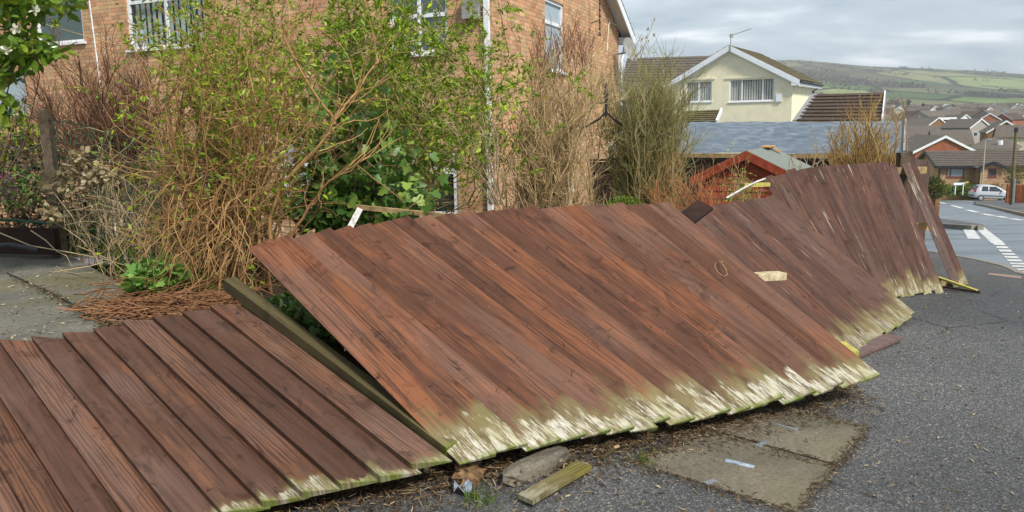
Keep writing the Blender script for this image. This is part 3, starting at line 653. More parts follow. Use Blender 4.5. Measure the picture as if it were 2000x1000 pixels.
# second panel: its saw-toothed foot follows the teeth seen in the picture
tx = [905, 965, 1034, 1092, 1142, 1189, 1232, 1274, 1314, 1353, 1391, 1427, 1461, 1496, 1528, 1559, 1590, 1619, 1645, 1672, 1709]
ty = [905, 893, 880, 865, 855, 846, 838, 836, 829, 822, 815, 808, 800, 792, 783, 775, 768, 760, 753, 745, 735]
B2 = [atz(x, y, .11+.03*math.sin(i/20*math.pi)*-1+.05*(i/20)**2) for i, (x, y) in enumerate(zip(tx, ty))]
T2a, T2b, T2m = np.array((-1.48, 4.14, .94)), np.array((1.12, 5.36, 1.01)), at(880, 424, 4.78)
T2 = [T2a*(1-t)*(1-2*t)+T2m*4*t*(1-t)+T2b*t*(2*t-1) for t in np.linspace(0, 1, 21)]
panel('large orange brown board panel with a bleached white rotten foot', B2, T2, M['board_orange'], ov=.022, jig=.012, thick=(.006, .024), lift=.011)
# first panel, flat on the ground at the left
b0, b1 = np.array((-.29, 3.06, .13)), np.array((-.96, 2.84, .07)); db = (b1-b0)/4.55; t0, t1 = np.array((-1.60, 4.20, .585)), np.array((-2.30, 3.97, .505)); dt = (t1-t0)/4.9
n1_ = 20; B1 = [b0+db*i for i in range(n1_+1)][::-1]; T1 = [t0+dt*i for i in range(n1_+1)][::-1]
B1 = [p if p[2] > .02 else np.array((p[0], p[1], .02)) for p in B1]
T1 = [np.array((p[0], p[1], max(p[2], .485))) for p in T1]
panel('dark brown board panel lying flat beside the patio', B1, T1, M['board_flat'], flip=True, ov=.024, thick=(.006, .040), lift=.007, jig=.012)
# third panel, partly under the second
B3 = lin((1.98, 4.50, .02), (3.30, 5.92, .0), 16); T3 = lin((1.30, 5.98, .86), (2.61, 7.35, .85), 16)
panel('faded brown panel whose left side lies under the orange brown one', B3, T3, M['board_grey'], ov=.018, jig=.012)
B4 = lin((2.98, 6.62, -.06), (4.24, 7.14, -.1), 17); T4 = [np.array((2.70, 7.92, 1.0))*(1-t)+np.array((4.38, 8.48, 1.09))*t+np.array((0, 0, .05))*4*t*(1-t) for t in np.linspace(0, 1, 18)]
panel('grey brown leaning panel by the standing plank at the road end', B4, T4, M['board_far'], ov=.016, jig=.02)
# pair of peeling planks still leaning at the end
sp_ = thing('leaning_planks', 'two tall peeling planks nailed together leaning by the kerb end', 'planks', (4.62, 7.5, -.12))
sb, st_ = np.array((4.52, 7.40, -.12)), np.array((4.62, 8.74, 1.07)); wv = unit(np.array((.95, .20, .0))); nr = unit(np.cross(wv, st_-sb))
board_mesh('board', sb, st_, wv, nr, .085, .01, False, M['peeling'], sp_); board_mesh('board', sb+wv*.085, st_+wv*.085-unit(st_-sb)*.02, wv, nr, .08, .012, False, M['board_far'], sp_)
def plank(name, label, cat, a, b, wd, th, mat, up=(0, 0, 1), uvmat=False, group=None):
    a = np.array(a, float); b = np.array(b, float)
    if uvmat:
        t = unit(b-a); s = unit(np.cross(t, np.array(up, float))); n_ = np.cross(s, t)
        o = board_mesh(name, a-s*wd/2, b-s*wd/2, s, n_, wd, 0, False, mat, None, thick=(th, th), lift=0)
    else: o = part(name, MB().bar(a, b, wd, th, up), mat, loc=(a+b)/2)
    return tag(o, label, cat, group)
# dark post lying along the near edge of the second panel
pa, pb = atz(893, 900, .10), np.array((-1.66, 4.30, .66))
up_ = unit(np.cross(pb-pa, np.array((-.9, -.45, 0)))); up_ = up_ if up_[2] > 0 else -up_
M['darkpost'] = board_mat('dark mossy fence post', (.045, .036, .016), (.125, .10, .045), (.15, .11, .03), .30, .3, 0, (.095, .10, .032), .3, .3, 0., 1.2)
po = board_mesh('fence_post', pa+np.array((-.055, 0, 0)), pb+np.array((-.055, 0, 0)), unit(np.cross(pb-pa, up_)), up_, .07, 0, False, M['darkpost'], None, thick=(.075, .075), lift=0)
tag(po, 'dark mossy fence post lying between the flat panel and the orange brown panel', 'fence post')
# bits of broken timber
plank('plank', 'short mossy plank lying on the asphalt under the orange brown panel', 'plank', atz(1026, 980, .02), atz(1142, 912, .03), .085, .02, M['mossplank'], uvmat=True)
plank('plank', 'damp purple brown plank poking out from under the faded panel', 'plank', atz(1640, 700, .02), atz(1748, 657, .02), .13, .02, M['plankpurple'])
plank('wood_offcut', 'yellow mossy wood block at the right edge of the orange brown panel', 'offcut', atz(1640, 674, .16), atz(1666, 694, .15), .075, .05, M['yellowwood'])
plank('wood_offcut', 'pale rough timber offcut lying on the faded panel', 'offcut', at(1472, 541, 5.02), at(1528, 538, 5.12), .085, .05, M['palewood'])
q = [at(1320, 421, 5.42), at(1364, 389.5, 5.62), at(1393, 406, 5.55), at(1351, 438, 5.32)]; nq = unit(np.cross(q[1]-q[0], q[3]-q[0])); nq = nq if nq[1] < 0 else -nq
tag(part('plank', MB().prism(q, -nq*.022), M['gate'], loc=sum(q)/4), 'dark wet short board standing between the heads of two panels', 'plank')
plank('batten', 'pale batten sticking out left of the grey brown panel', 'batten', at(1450, 362, 7.6), at(1500, 360, 7.8), .06, .04, M['yellowwood'])
tag(part('pipe', MB().tube([at(1418, 387, 7.3), at(1455, 366, 7.5), at(1480, 354, 7.7), at(1494, 349, 7.85)], .010), M['white_old']), 'thin white pipe rising to the head of the grey brown panel', 'pipe')
tag(part('wire_loop', MB().tube([at(1398, 512, 4.66), at(1396, 520, 4.63), at(1402, 532, 4.60), at(1414, 540, 4.58), at(1421, 536, 4.60), at(1418, 526, 4.63), at(1410, 514, 4.67), at(1404, 510, 4.68), at(1412, 511, 4.70)], .0026, 5), M['rail_wood']), 'bent brown wire loop lying on the orange brown panel', 'wire')
plank('batten', 'long thin yellow batten resting on the ground by the leaning planks', 'batten', at(1832, 542, 7.45), hit(1908, 572)+np.array((0, 0, .02)), .04, .02, M['yellowwood'])
plank('batten', 'second thin dark batten under the yellow one', 'batten', hit(1842, 566)+np.array((0, 0, .03)), hit(1914, 573)+np.array((0, 0, .012)), .03, .015, M['gate'])
plank('rail', 'short broken rail end at the foot of the leaning planks', 'rail', at(1833, 551, 7.5), at(1858, 553, 7.55), .05, .07, M['rail_wood'])
plank('rail', 'pale rail stub level with the middle of the leaning planks', 'rail', at(1782, 443, 8.15), at(1818, 441, 8.3), .05, .09, M['ochre'])
plank('rail', 'weathered rail crossing behind the heads of the leaning planks', 'rail', at(1745, 334, 8.7), at(1806, 332, 8.9), .06, .08, M['rail_wood'])
for (a, b, wd, lab) in [(((1180, 893)), (1205, 872), .03, 'narrow stick leaning out from under the panel foot')]:
    plank('stick', lab, 'stick', atz(*a, .02), atz(*b, .11), wd, .012, M['rail_wood'])
# white peeling trellis bits behind the panel
tr = thing('broken_trellis', 'broken white and brown trellis bars in the ivy', 'trellis', at(700, 430, 5.6))
part('upright', MB().bar(at(684, 444, 5.5), at(703, 408, 5.6), .045, .02, (0, 1, .2)), M['white_old'], tr); part('bar', MB().bar(at(695, 404, 5.6), at(868, 421, 5.7), .035, .02, (0, 1, .2)), M['rail_wood'], tr)
# still upright piece of fence behind the end
uf = thing('upright_fence', 'dark piece of board fence still standing beyond the leaning planks', 'fence', at(1785, 430, 9.3))
ua, ub = at(1762, 420, 8.9), at(1806, 430, 11.5); ut = unit(ub-ua)*np.array((1, 1, 0)); zt = at(1785, 312, 9.6)[2]
k = 16; 
for i in range(k):
    p = ua+(ub-ua)*i/k; gz = pav(p[1])-.05; top = zt-.03*i*.0+rng.normal(0, .02); top = at(1775, 306, p[1])[2]-.10*i/k
    board_mesh('board', (p[0], p[1], gz), (p[0], p[1], top), unit(ut), np.array((.8, -.5, 0)), np.linalg.norm(ub-ua)/k, .015, False, M['board_far'], uf)
pp = at(1757, 420, 8.85); part('post', MB().box((pp[0], pp[1], .45), (.11, .11, 1.5)), M['greypost'], uf)
# retaining wall and rotten foot
wl = MB(); fpts = [np.array((x, y)) for x, y in FENCE[0:5]]
def wall_seg(a, b, wd, z0, z1, mb):
    t = unit(b-a); n_ = np.array((-t[1], t[0]))*wd; q = [a, b, b+n_, a+n_]; mb.hexa([(*p, z0) for p in q]+[(*p, z1) for p in q])
for i, h in ((1, .03), (2, .05), (3, -.03)): 
    for k in range(6): wall_seg(fpts[i]+(fpts[i+1]-fpts[i])*k/6, fpts[i]+(fpts[i+1]-fpts[i])*(k+.985)/6, .2, -.3, h*.9+rng.normal(0, .008)-.02*k*(i == 2), wl)
tag(part('retaining_wall', wl, M['wallconc']), 'low mossy concrete retaining wall beneath the fallen fence', 'wall')
def lump(name, label, cat, c, r, mat, seed, ax=None, jag=.25):
    """an irregular broken lump"""
    rr_ = np.random.default_rng(seed); V = []; n, m = 14, 9
    for j in range(m):
        for i in range(n):
            th = math.pi*j/(m-1); ph = 2*math.pi*i/n; d = np.array((math.sin(th)*math.cos(ph), math.sin(th)*math.sin(ph), math.cos(th))); d = np.sign(d)*np.abs(d)**.55
            k = 1+rr_.normal(0, jag*.35)*(0 < j < m-1); V.append(np.array(c)+sum(np.array(a)*d[q]*r[q]*k for q, a in enumerate(ax or ((1, 0, 0), (0, 1, 0), (0, 0, 1)))))
    F_ = [(j*n+i, j*n+(i+1) % n, (j+1)*n+(i+1) % n, (j+1)*n+i) for j in range(m-1) for i in range(n)]
    return tag(part(name, MB().add(V, F_), mat, loc=c), label, cat)
ka, kb_ = atz(985, 940, .03), atz(1108, 880, .03); kd = unit(kb_-ka); lump('broken_concrete', 'lump of old wall concrete lying below the bleached panel foot', 'concrete lump', (ka+kb_)/2, (np.linalg.norm(kb_-ka)/2, .055, .042), M['wallconc'], 3, (kd, (-kd[1], kd[0], 0), (0, 0, 1)), .18)
lump('post_stump', 'splintered rotten post stump below the dark mossy post', 'post stump', atz(915, 926, .03), (.06, .05, .045), M['rot'], 8, None, .55)
lb = MB(); lc = atz(905, 952, .03); rr = rng.normal(0, 1, (4, 5))*.006
G_ = [[lc+np.array(((i-2)*.020, (j-1.5)*.022, .02*math.sin(i*1.7+j)+rr[j, i])) for i in range(5)] for j in range(4)]
lb.add([p for r_ in G_ for p in r_], [(j*5+i, j*5+i+1, j*5+i+6, j*5+i+5) for j in range(3) for i in range(4)])
tag(part('crumpled_wrapper', lb, M['litterblue'], smooth=True, loc=lc), 'crumpled blue and white plastic wrapper by the rotten stump', 'litter')
# utility covers
def slab(px, label, marks):
    P = [atz(x, y, .004) for x, y in px]; c = sum(P)/4; r_ = thing('concrete_cover', label, 'concrete cover', c, group='concrete utility covers')
    part('slab', MB().prism([p-(0, 0, .05) for p in P], (0, 0, .056)), M['slab'], r_)
    for (x0, y0, x1, y1, wd, m_) in marks: part('marker_plate', MB().bar(atz(x0, y0, .011), atz(x1, y1, .011), wd, .006), m_, r_)
slab([(1376, 836), (1500, 786), (1696, 835), (1632, 908)], 'mossy concrete utility cover with one slot plate, nearest the panel corner', [(1505, 826, 1558, 840, .022, M['steel']), (1480, 872, 1497, 862, .03, M['steel'])])
slab([(1240, 905), (1372, 839), (1630, 911), (1552, 1000)], 'grey concrete utility cover with a blue plate, nearest the pavement edge', [(1417, 899, 1472, 913, .03, M['litterblue']), (1378, 945, 1398, 938, .03, M['steel'])])
P = [hit(*p) for p in [(1928, 537), (1932, 533.5), (1996, 540), (1993, 545)]]
tag(part('cover_plate', MB().prism([p-(0, 0, .03) for p in P], (0, 0, .035)), M['tancover'], loc=P[0]), 'tan rectangular cover plate let into the pavement near the kerb', 'cover plate')

# ------------------------------------------------------------------ buildings
def clear_glass(name, tint, f=.62):
    q = N(name); q.done(tint, .05, .8); tr = q.n('ShaderNodeBsdfTransparent'); ms = q.n('ShaderNodeMixShader'); ms.inputs[0].default_value = f
    q.l(q.b.outputs[0], ms.inputs[1]); q.l(tr.outputs[0], ms.inputs[2]); q.l(ms.outputs[0], q.out.inputs[0]); return q.mt
M['pane'] = clear_glass('clear window pane', (.10, .13, .14), .78)
class Wall:
    """a vertical wall plane: origin o (xy), direction d to the viewer's right when seen from outside"""
    def __init__(s, o, d): s.o = np.array((o[0], o[1], 0.)); s.d = unit(np.array((d[0], d[1], 0.))); s.n = np.array((s.d[1], -s.d[0], 0.))
    def p(s, a, z, out=0.): return s.o+s.d*a+np.array((0, 0, z))+s.n*out
    def px(s, x, y):
        v = ray(x, y); t = ((s.o-EYEP)@s.n)/(v@s.n); q = EYEP+v*t; return float((q-s.o)@s.d), float(q[2])
    def rect(s, x0, x1, y0, y1):
        a, z1 = s.px(x0, y0); b, _ = s.px(x1, y0); m_ = (x0+x1)/2; return (a, b, s.px(m_, y1)[1], s.px(m_, y0)[1])
    def holes(s, mb, a0, a1, z0, z1, hs, depth=.09):
        A = sorted({a0, a1, *[h[0] for h in hs], *[h[1] for h in hs]}); A = [a for a in A if a0 <= a <= a1]
        Zs = sorted({z0, z1, *[h[2] for h in hs], *[h[3] for h in hs]}); Zs = [z for z in Zs if z0 <= z <= z1]
        for i in range(len(A)-1):
            for j in range(len(Zs)-1):
                am, zm = (A[i]+A[i+1])/2, (Zs[j]+Zs[j+1])/2
                if any(h[0] < am < h[1] and h[2] < zm < h[3] for h in hs): continue
                mb.quad(s.p(A[i], Zs[j]), s.p(A[i+1], Zs[j]), s.p(A[i+1], Zs[j+1]), s.p(A[i], Zs[j+1]))
        for h in hs:
            for (u, v) in (((h[0], h[2]), (h[0], h[3])), ((h[0], h[3]), (h[1], h[3])), ((h[1], h[3]), (h[1], h[2])), ((h[1], h[2]), (h[0], h[2]))):
                mb.quad(s.p(*u), s.p(*v), s.p(*v, -depth), s.p(*u, -depth))
        return mb
    def bx(s, mb, a0, a1, z0, z1, o0, o1):
        return mb.hexa([s.p(a0, z0, o0), s.p(a1, z0, o0), s.p(a1, z0, o1), s.p(a0, z0, o1), s.p(a0, z1, o0), s.p(a1, z1, o0), s.p(a1, z1, o1), s.p(a0, z1, o1)])
    def window(s, h, parent, muls=(), trans=None, frame='white', pane='pane', blind=None, slats=0, sill=True, fw=.055, label=None, open_=1., name='window'):
        a0, a1, z0, z1 = h; mb = MB(); o0, o1 = -.085, -.03
        for (u0, u1, w0, w1) in ((a0, a0+fw, z0, z1), (a1-fw, a1, z0, z1), (a0+fw, a1-fw, z0, z0+fw), (a0+fw, a1-fw, z1-fw, z1)): s.bx(mb, u0, u1, w0, w1, o0, o1)
        for m_ in muls: am = a0+(a1-a0)*m_; s.bx(mb, am-fw*.5, am+fw*.5, z0+fw, z1-fw, o0, o1-.004)
        if trans is not None: zt = z0+(z1-z0)*trans; s.bx(mb, a0+fw, a1-fw, zt-fw*.6, zt+fw*.6, o0, o1-.008)
        f = part(name, mb, M[frame], parent)
        if label: f['label'] = label
        g = MB(); g.quad(s.p(a0+fw, z0+fw, -.07), s.p(a1-fw, z0+fw, -.07), s.p(a1-fw, z1-fw, -.07), s.p(a0+fw, z1-fw, -.07)); part('pane', g, M[pane], f)
        if pane == 'pane':
            g = MB(); s.bx(g, a0, a1, z0, z1, -.45, -.42); part('backing', g, M['dark'], f)  # dark sheet behind the pane paints the room's shade
            if blind:
                g = MB(); n = slats or int((a1-a0)/.1)
                for i in range(n):
                    am = a0+fw+(a1-a0-2*fw)*(i+.5)/n; wd = (a1-a0)/n*.34*open_*rng.uniform(.8, 1.1); s.bx(g, am-wd, am+wd, z0+.04, z1-.04, -.16, -.157)
                part('blind', g, M[blind], f)
        if sill: g = MB(); s.bx(g, a0-.06, a1+.06, z0-.05, z0-.004, -.03, .06); part('sill', g, M[frame], f)
        return f
def slope(mb, e0, e1, r0_, r1, rows, step=.022):
    """a tiled roof slope built of overlapping courses from eave (e0,e1) to ridge (r0_,r1)"""
    e0, e1, r0_, r1 = [np.array(p, float) for p in (e0, e1, r0_, r1)]; n_ = unit(np.cross(e1-e0, r0_-e0)); n_ = n_ if n_[2] > 0 else -n_
    for i in range(rows):
        a, b = i/rows, (i+1)/rows; q = [e0+(r0_-e0)*a, e1+(r1-e1)*a, e1+(r1-e1)*b, e0+(r0_-e0)*b]
        mb.hexa([q[0]-n_*.03, q[1]-n_*.03, q[2]-n_*.03, q[3]-n_*.03, q[0]+n_*step, q[1]+n_*step, q[2]+n_*.001, q[3]+n_*.001])
    return mb
# --- the brick house behind the shrubs
hc = at(965, 245, 12.3); aa = R(23); gd = np.array((math.sin(aa), math.cos(aa))); fd = np.array((math.cos(aa), -math.sin(aa)))
FL = 14.; front = Wall(hc[:2]-fd*FL, fd); gable = Wall(hc[:2], gd)
gl = gable.px(1208, 200)[0]; ze = gable.px(1208, 55)[1]; 
_a0, _z0 = gable.px(1193, 5); _a1, _z1 = gable.px(1209, 42); vsl = min(.9, max(.5, (_z0-_z1)/(_a1-_a0))); zf = 5.55; rs = gl*.42; zr = ze+(gl-rs)*vsl; fsl = (zr-zf)/rs
house = thing('brick_house', 'two storey orange brick house with white windows behind the overgrown shrubs', 'house', (*(hc[:2]-fd*4+gd*4), -1.))
fw_ = {'a': front.rect(58, 151, -60, 86), 'b': front.rect(238, 392, -75, 93), 'c': front.rect(757, 872, -45, 105), 'd': front.rect(800, 893, 293, 425), 'e': front.rect(292, 440, 288, 470), 'f': front.rect(545, 665, 268, 400), 'g': front.rect(-40, 48, 150, 228)}
hs = list(fw_.values()); wm_ = MB(); front.holes(wm_, -1., FL, -1.3, zf, hs)
gw_ = {'a': gable.rect(1064, 1101, 2, 138), 'b': gable.rect(1070, 1124, 276, 440), 'c': gable.rect(1189, 1203, 274, 345)}
gable.holes(wm_, 0, gl, -1.3, ze, list(gw_.values()))
wm_.add([gable.p(0, ze), gable.p(gl, ze), gable.p(rs, zr), gable.p(0, zf)], [(0, 1, 2, 3)])
bk = Wall(gable.p(gl, 0)[:2], -fd); bk.holes(wm_, 0, FL+1, -1.3, ze, [])
part('wall', wm_, M['brick'], house)
front.window(fw_['a'], house, (), .72, pane='glass_green'); front.window(fw_['b'], house, (.5,), .57, blind='blind_green', slats=13, open_=.9)
front.window(fw_['c'], house, (.5,), .5, pane='glass_green'); front.window(fw_['d'], house, (), .7, pane='pane', fw=.10)
front.window(fw_['e'], house, (.33, .66), None, pane='pane', sill=False, name='patio_door'); front.window(fw_['f'], house, (.5,), .6, pane='glass_pale'); front.window(fw_['g'], house, (), None, pane='glass_pale')
gable.window(gw_['a'], house, (), .68, pane='glass_pale'); gable.window(gw_['b'], house, (.5,), None, pane='glass_pale', sill=False, name='side_door'); gable.window(gw_['c'], house, (), None, pane='glass_pale', sill=False)
rf = MB(); ov_ = .32
ea = lambda a, o, z: gable.p(a, z, o)
drop = .45*vsl; dropf = .45*fsl
slope(rf, ea(-.45, ov_, zf-dropf+.06), ea(-.45, -FL-1, zf-dropf+.06), ea(rs, ov_, zr+.06), ea(rs, -FL-1, zr+.06), 22)
slope(rf, ea(gl+.45, -FL-1, ze-drop+.06), ea(gl+.45, ov_, ze-drop+.06), ea(rs, -FL-1, zr+.06), ea(rs, ov_, zr+.06), 22)
part('roof', rf, M['tile_grey'], house)
bg_ = MB()
for a_e, z_e in ((-.45, zf-dropf), (gl+.45, ze-drop)):
    for o0, o1, h0, h1 in ((ov_-.03, ov_, -.2, .02), (0.003, ov_-.033, -.045, -.025)):
        q = [ea(a_e, o0, z_e+h0), ea(rs, o0, zr+h0), ea(rs, o1, zr+h0), ea(a_e, o1, z_e+h0)]
        up = np.array((0, 0, h1-h0)); bg_.hexa([*q, *[p+up for p in q]])
gable.bx(bg_, gl+.02, gl+.42, ze-drop-.16, ze-drop-.02, -FL, ov_-.04); gable.bx(bg_, -.42, -.02, zf-dropf-.16, zf-dropf-.02, -FL, ov_-.04)
part('bargeboard', bg_, M['white'], house)
dp = MB(); dp.tube([gable.p(gl+.42, ze-.42, .05), gable.p(gl+.32, ze-.55, .05), gable.p(gl+.09, ze-.85, .05), gable.p(gl+.07, ze-1.1, .05), gable.p(gl+.07, -1.2, .05)], .036, 8); part('downpipe', dp, M['white'], house)
dp = MB(); front.bx(dp, FL-.11, FL-.025, -1.2, zf-.5, .02, .09); part('downpipe', dp, M['white'], house)
a_, z_ = front.px(205, 224); a2_, z2_ = front.px(176, 0); part('cable', MB().tube([front.p(a2_-.03, z2_+.6, .02), front.p(a2_, z2_, .02), front.p(a_, z_, .02), front.p(a_+.01, -1, .02)], .014, 5), M['white'], house)
vb = front.rect(908, 940, -8, 38); mb = MB(); front.bx(mb, vb[0], vb[1], vb[2], vb[3], 0.003, .14); part('meter_box', mb, M['dishgrey'], house)
# aerial, dish and cable on the gable
ax_, az_ = gable.px(1146, 5); _, az2 = gable.px(1147, 70)
mb = MB().tube([gable.p(ax_, az_+.4, .3), gable.p(ax_, az2, .3)], .012, 6)
for i in range(9): zz = az2+(az_+.35-az2)*i/8.; mb.tube([gable.p(ax_-.10, zz, .3), gable.p(ax_+.10, zz, .3)], .007, 5); mb.box(gable.p(ax_, zz, .3), (.04, .04, .035))
mb.tube([gable.p(ax_+.35, az_-.4, 0.0), gable.p(ax_, az_-.4, .3)], .012, 6); part('tv_aerial', mb, M['iron'], house)
da, dz_ = gable.px(1199, 100); dm = MB(); ctr_ = gable.p(da, dz_, .38); nrm = unit(gable.n*.75+np.array((0, -.45, .35))); u_ = unit(np.cross(nrm, (0, 0, 1))); v_ = np.cross(u_, nrm)
V_ = []; F_ = []
for j in range(5):
    for i in range(20): q = i/20*2*math.pi; r_ = j/4; V_.append(ctr_+(u_*math.cos(q)*.26+v_*math.sin(q)*.32)*r_+nrm*.07*r_*r_)
for j in range(4):
    for i in range(20): F_.append((j*20+i, j*20+(i+1) % 20, (j+1)*20+(i+1) % 20, (j+1)*20+i))
dm.add(V_, F_); dish = part('satellite_dish', dm, M['dishgrey'], house, smooth=True)
mb = MB().tube([gable.p(da-.1, dz_-.1, 0), gable.p(da, dz_-.05, .34)], .02, 6).tube([ctr_-v_*.3, ctr_+nrm*.38-v_*.15], .012, 6); mb.box(ctr_+nrm*.40-v_*.12, (.07, .07, .12)); part('dish_arm', mb, M['steel'], dish)
ca, cz = gable.px(1187, 42); cb2, cz2 = gable.px(1184, 100); part('cable', MB().tube([gable.p(gl, cz-.02, .04), gable.p(ca+.1, cz, .02), gable.p(ca, cz-.1, .02), gable.p(cb2, cz2, .02)], .012, 5), M['cream'], house)
# --- cream house further down
bb = R(33); cgd = np.array((math.cos(bb), -math.sin(bb))); csd = np.array((math.sin(bb), math.cos(bb)))
cR = at(1545, 235, 43.)[:2]; Wc = 7.2; cL = cR-cgd*Wc; Sc = 6.0
cg = Wall(cL, cgd); cs = Wall(cR, csd); zce = cg.px(1545, 152)[1]; zcr = cg.px(1432, 92)[1]
cream = thing('cream_house', 'cream rendered house with a white edged gable and vertical blinds', 'house', (*cR, -3.8))
wA, wB = cg.rect(1425, 1514, 153, 198), cg.rect(1340, 1391, 157, 199)
mb = MB(); cg.holes(mb, 0, Wc, -3.9, zce, [wA, wB]); mb.add([cg.p(0, zce), cg.p(Wc, zce), cg.p(Wc/2, zcr)], [(0, 1, 2)]); cs.holes(mb, 0, Sc, -3.9, zce, []); part('wall', mb, M['cream'], cream)
cg.window(wA, cream, (.28, .74), None, blind='blind', slats=17, open_=1.12, fw=.075); cg.window(wB, cream, (.5,), None, blind='blind', slats=10, open_=1.12, fw=.075)
mb = MB(); cg.bx(mb, wA[0]-.25, wA[1]+.3, wA[3]+.02, wA[3]+.12, .003, .05); cg.bx(mb, wB[0]-.2, wB[1]+.2, wB[3]+.02, wB[3]+.12, .003, .05); part('lintel', mb, M['cream'], cream)
tcs = (zcr-zce)/(Wc/2); eo = .45
rf = MB(); slope(rf, cg.p(Wc+eo, zce-eo*tcs+.12, .3), cs.p(Sc+.3, zce-eo*tcs+.12, eo), cg.p(Wc/2, zcr+.12, .3), cg.p(Wc/2, zcr+.12, -Sc-.3), 11, .035)
slope(rf, cg.p(-eo, zce-eo*tcs+.12, -Sc-.3), cg.p(-eo, zce-eo*tcs+.12, .3), cg.p(Wc/2, zcr+.12, -Sc-.3), cg.p(Wc/2, zcr+.12, .3), 11, .035); part('roof', rf, M['tile_moss'], cream)
mb = MB()
for a_e in (-eo, Wc+eo):
    q = [cg.p(a_e, zce-eo*tcs-.22, .27), cg.p(Wc/2, zcr-.22, .27), cg.p(Wc/2, zcr-.22, .31), cg.p(a_e, zce-eo*tcs-.22, .31)]; mb.hexa([*q, *[p+np.array((0, 0, .33)) for p in q]])
    q = [cg.p(a_e, zce-eo*tcs-.26, .003), cg.p(Wc/2, zcr-.26, .003), cg.p(Wc/2, zcr-.26, .26), cg.p(a_e, zce-eo*tcs-.26, .26)]; mb.hexa([*q, *[p+np.array((0, 0, .03)) for p in q]])
cs.bx(mb, -.3, Sc+.3, zce-eo*tcs-.2, zce-eo*tcs, .003, eo-.02); part('bargeboard', mb, M['white'], cream)
mb = MB().tube([cs.p(-.3, zce-.25, eo+.05), cs.p(Sc+.3, zce-.25, eo+.05)], .06, 6).tube([cs.p(Sc*.98, zce-.25, eo), cs.p(Sc*.93, zce-.6, .06), cs.p(Sc*.93, -3, .06)], .045, 6); part('downpipe', mb, M['black'], cream)
aA = cg.px(1522, 191); mb = MB(); cg.bx(mb, aA[0]-.16, aA[0]+.16, aA[1]-.22, aA[1]+.22, .003, .1); part('alarm_box', mb, M['white'], cream)
mb = MB().tube([cg.p(Wc/2+.1, zcr-.3, .34), cg.p(Wc/2+.1, zcr+.75, .34)], .025, 5).tube([cg.p(Wc/2, zcr+.62, .34), cg.p(Wc/2+1.25, zcr+.95, .2)], .022, 5); mb.box(cg.p(Wc/2+.15, zcr+.62, .34), (.15, .12, .2)); part('tv_aerial', mb, M['dishgrey'], cream)
pA, pB, pC, pD = at(1330, 238, 41.5), at(1398, 238, 40.3), at(1408, 214, 42.2), at(1330, 217, 43.5)
mb = MB(); slope(mb, pA, pB, pD, pC, 6, .05); part('porch_roof', mb, M['tile_moss'], cream)
part('porch_bargeboard', MB().bar(pB+(pB-pA)*.02, pC+(pC-pD)*.02, .1, .22), M['white'], cream)
# tiled roof behind it
bh = thing('tiled_house', 'house with a plain grey brown roof half hidden behind the cream house', 'house', (*at(1300, 240, 54)[:2], -4.5))
r1, r2, e1, e2 = at(1225, 113.5, 57), at(1395, 108.5, 55), at(1215, 158, 51), at(1400, 158, 49); mb = MB(); slope(mb, e1, e2, r1, r2, 9, .05); slope(mb, e2+(r2-e2)*2*np.array((1, 1, 0)), e1+(r1-e1)*2*np.array((1, 1, 0)), r2, r1, 9, .05); part('roof', mb, M['tile_grey'], bh)
q = [e1, e2, e2+(r2-e2)*2*np.array((1, 1, 0)), e1+(r1-e1)*2*np.array((1, 1, 0))]; q = [p*np.array((1, 1, 0))+np.array((0, 0, -4.5)) for p in q]; mb = MB(); hh_ = e1[2]+4.4
mb.hexa([*q, *[p+np.array((0, 0, hh_)) for p in q]]); part('wall', mb, M['grey_render'], bh)
# brown roofed extension
ex = thing('brown_roofed_extension', 'low building with a dark brown tiled roof right of the cream house', 'building', (*at(1640, 232, 33)[:2], -2.5))
e1, e2, r1, r2 = at(1556, 236, 31.5), at(1722, 236, 29.0), at(1592, 184, 35.0), at(1728, 180.5, 32.2); mb = MB(); slope(mb, e1, e2, r1, r2, 8, .05)
b1_, b2_ = r1*2-e1, r2*2-e2; b1_[2] = e1[2]; b2_[2] = e2[2]; slope(mb, b2_, b1_, r2, r1, 8, .05); part('roof', mb, M['tile_brown'], ex)
mb = MB(); base = lambda p: np.array((p[0], p[1], -2.8)); mb.add([base(e2), base(b2_), b2_, r2, e2], [(0, 1, 2, 3, 4)]); mb.add([base(e1), e1, r1, b1_, base(b1_)], [(0, 1, 2, 3, 4)]); mb.quad(base(e1), base(e2), e2, e1); part('wall', mb, M['brick_tan'], ex)
mb = MB().bar(e2+(e2-e1)*.004, r2+(r2-r1)*.004, .05, .18).bar(b2_, r2+(r2-r1)*.004, .05, .18); part('bargeboard', mb, M['white'], ex); part('flashing', MB().bar(e1-(e2-e1)*.01, r1-(r2-r1)*.01, .28, .06), M['dishgrey'], ex)
# blue grey roofed garage
gb = R(30); ggd = np.array((math.cos(gb), -math.sin(gb))); gR = at(1764, 298, 18.0)[:2]; WG = 7.2; gg = Wall(gR-ggd*WG, ggd); gz = gg.px(1764, 299)[1]; SG = 4.
ga = thing('garage', 'low outbuilding with a large blue grey sheet roof', 'outbuilding', (*gR, -1.6))
q = [gg.p(-.2, gz, .2), gg.p(WG+.0, gz, .2), at(1766, 236.5, 20.3), at(1225, 239, 24.6)]; mb = MB(); nn = 10
G_ = [[q[0]+(q[1]-q[0])*i/24+((q[3]-q[0])+(q[2]-q[1]-q[3]+q[0])*i/24)*j/nn+np.array((0, 0, rng.normal(0, .012))) for i in range(25)] for j in range(nn+1)]
mb.add([p for r_ in G_ for p in r_], [(j*25+i, j*25+i+1, j*25+i+26, j*25+i+25) for j in range(nn) for i in range(24)]); part('roof', mb, M['feltroof'], ga, smooth=True)
mb = MB(); gg.bx(mb, -.2, WG+.0, gz-.13, gz-.02, .12, .2); part('fascia', mb, M['rail_wood'], ga)
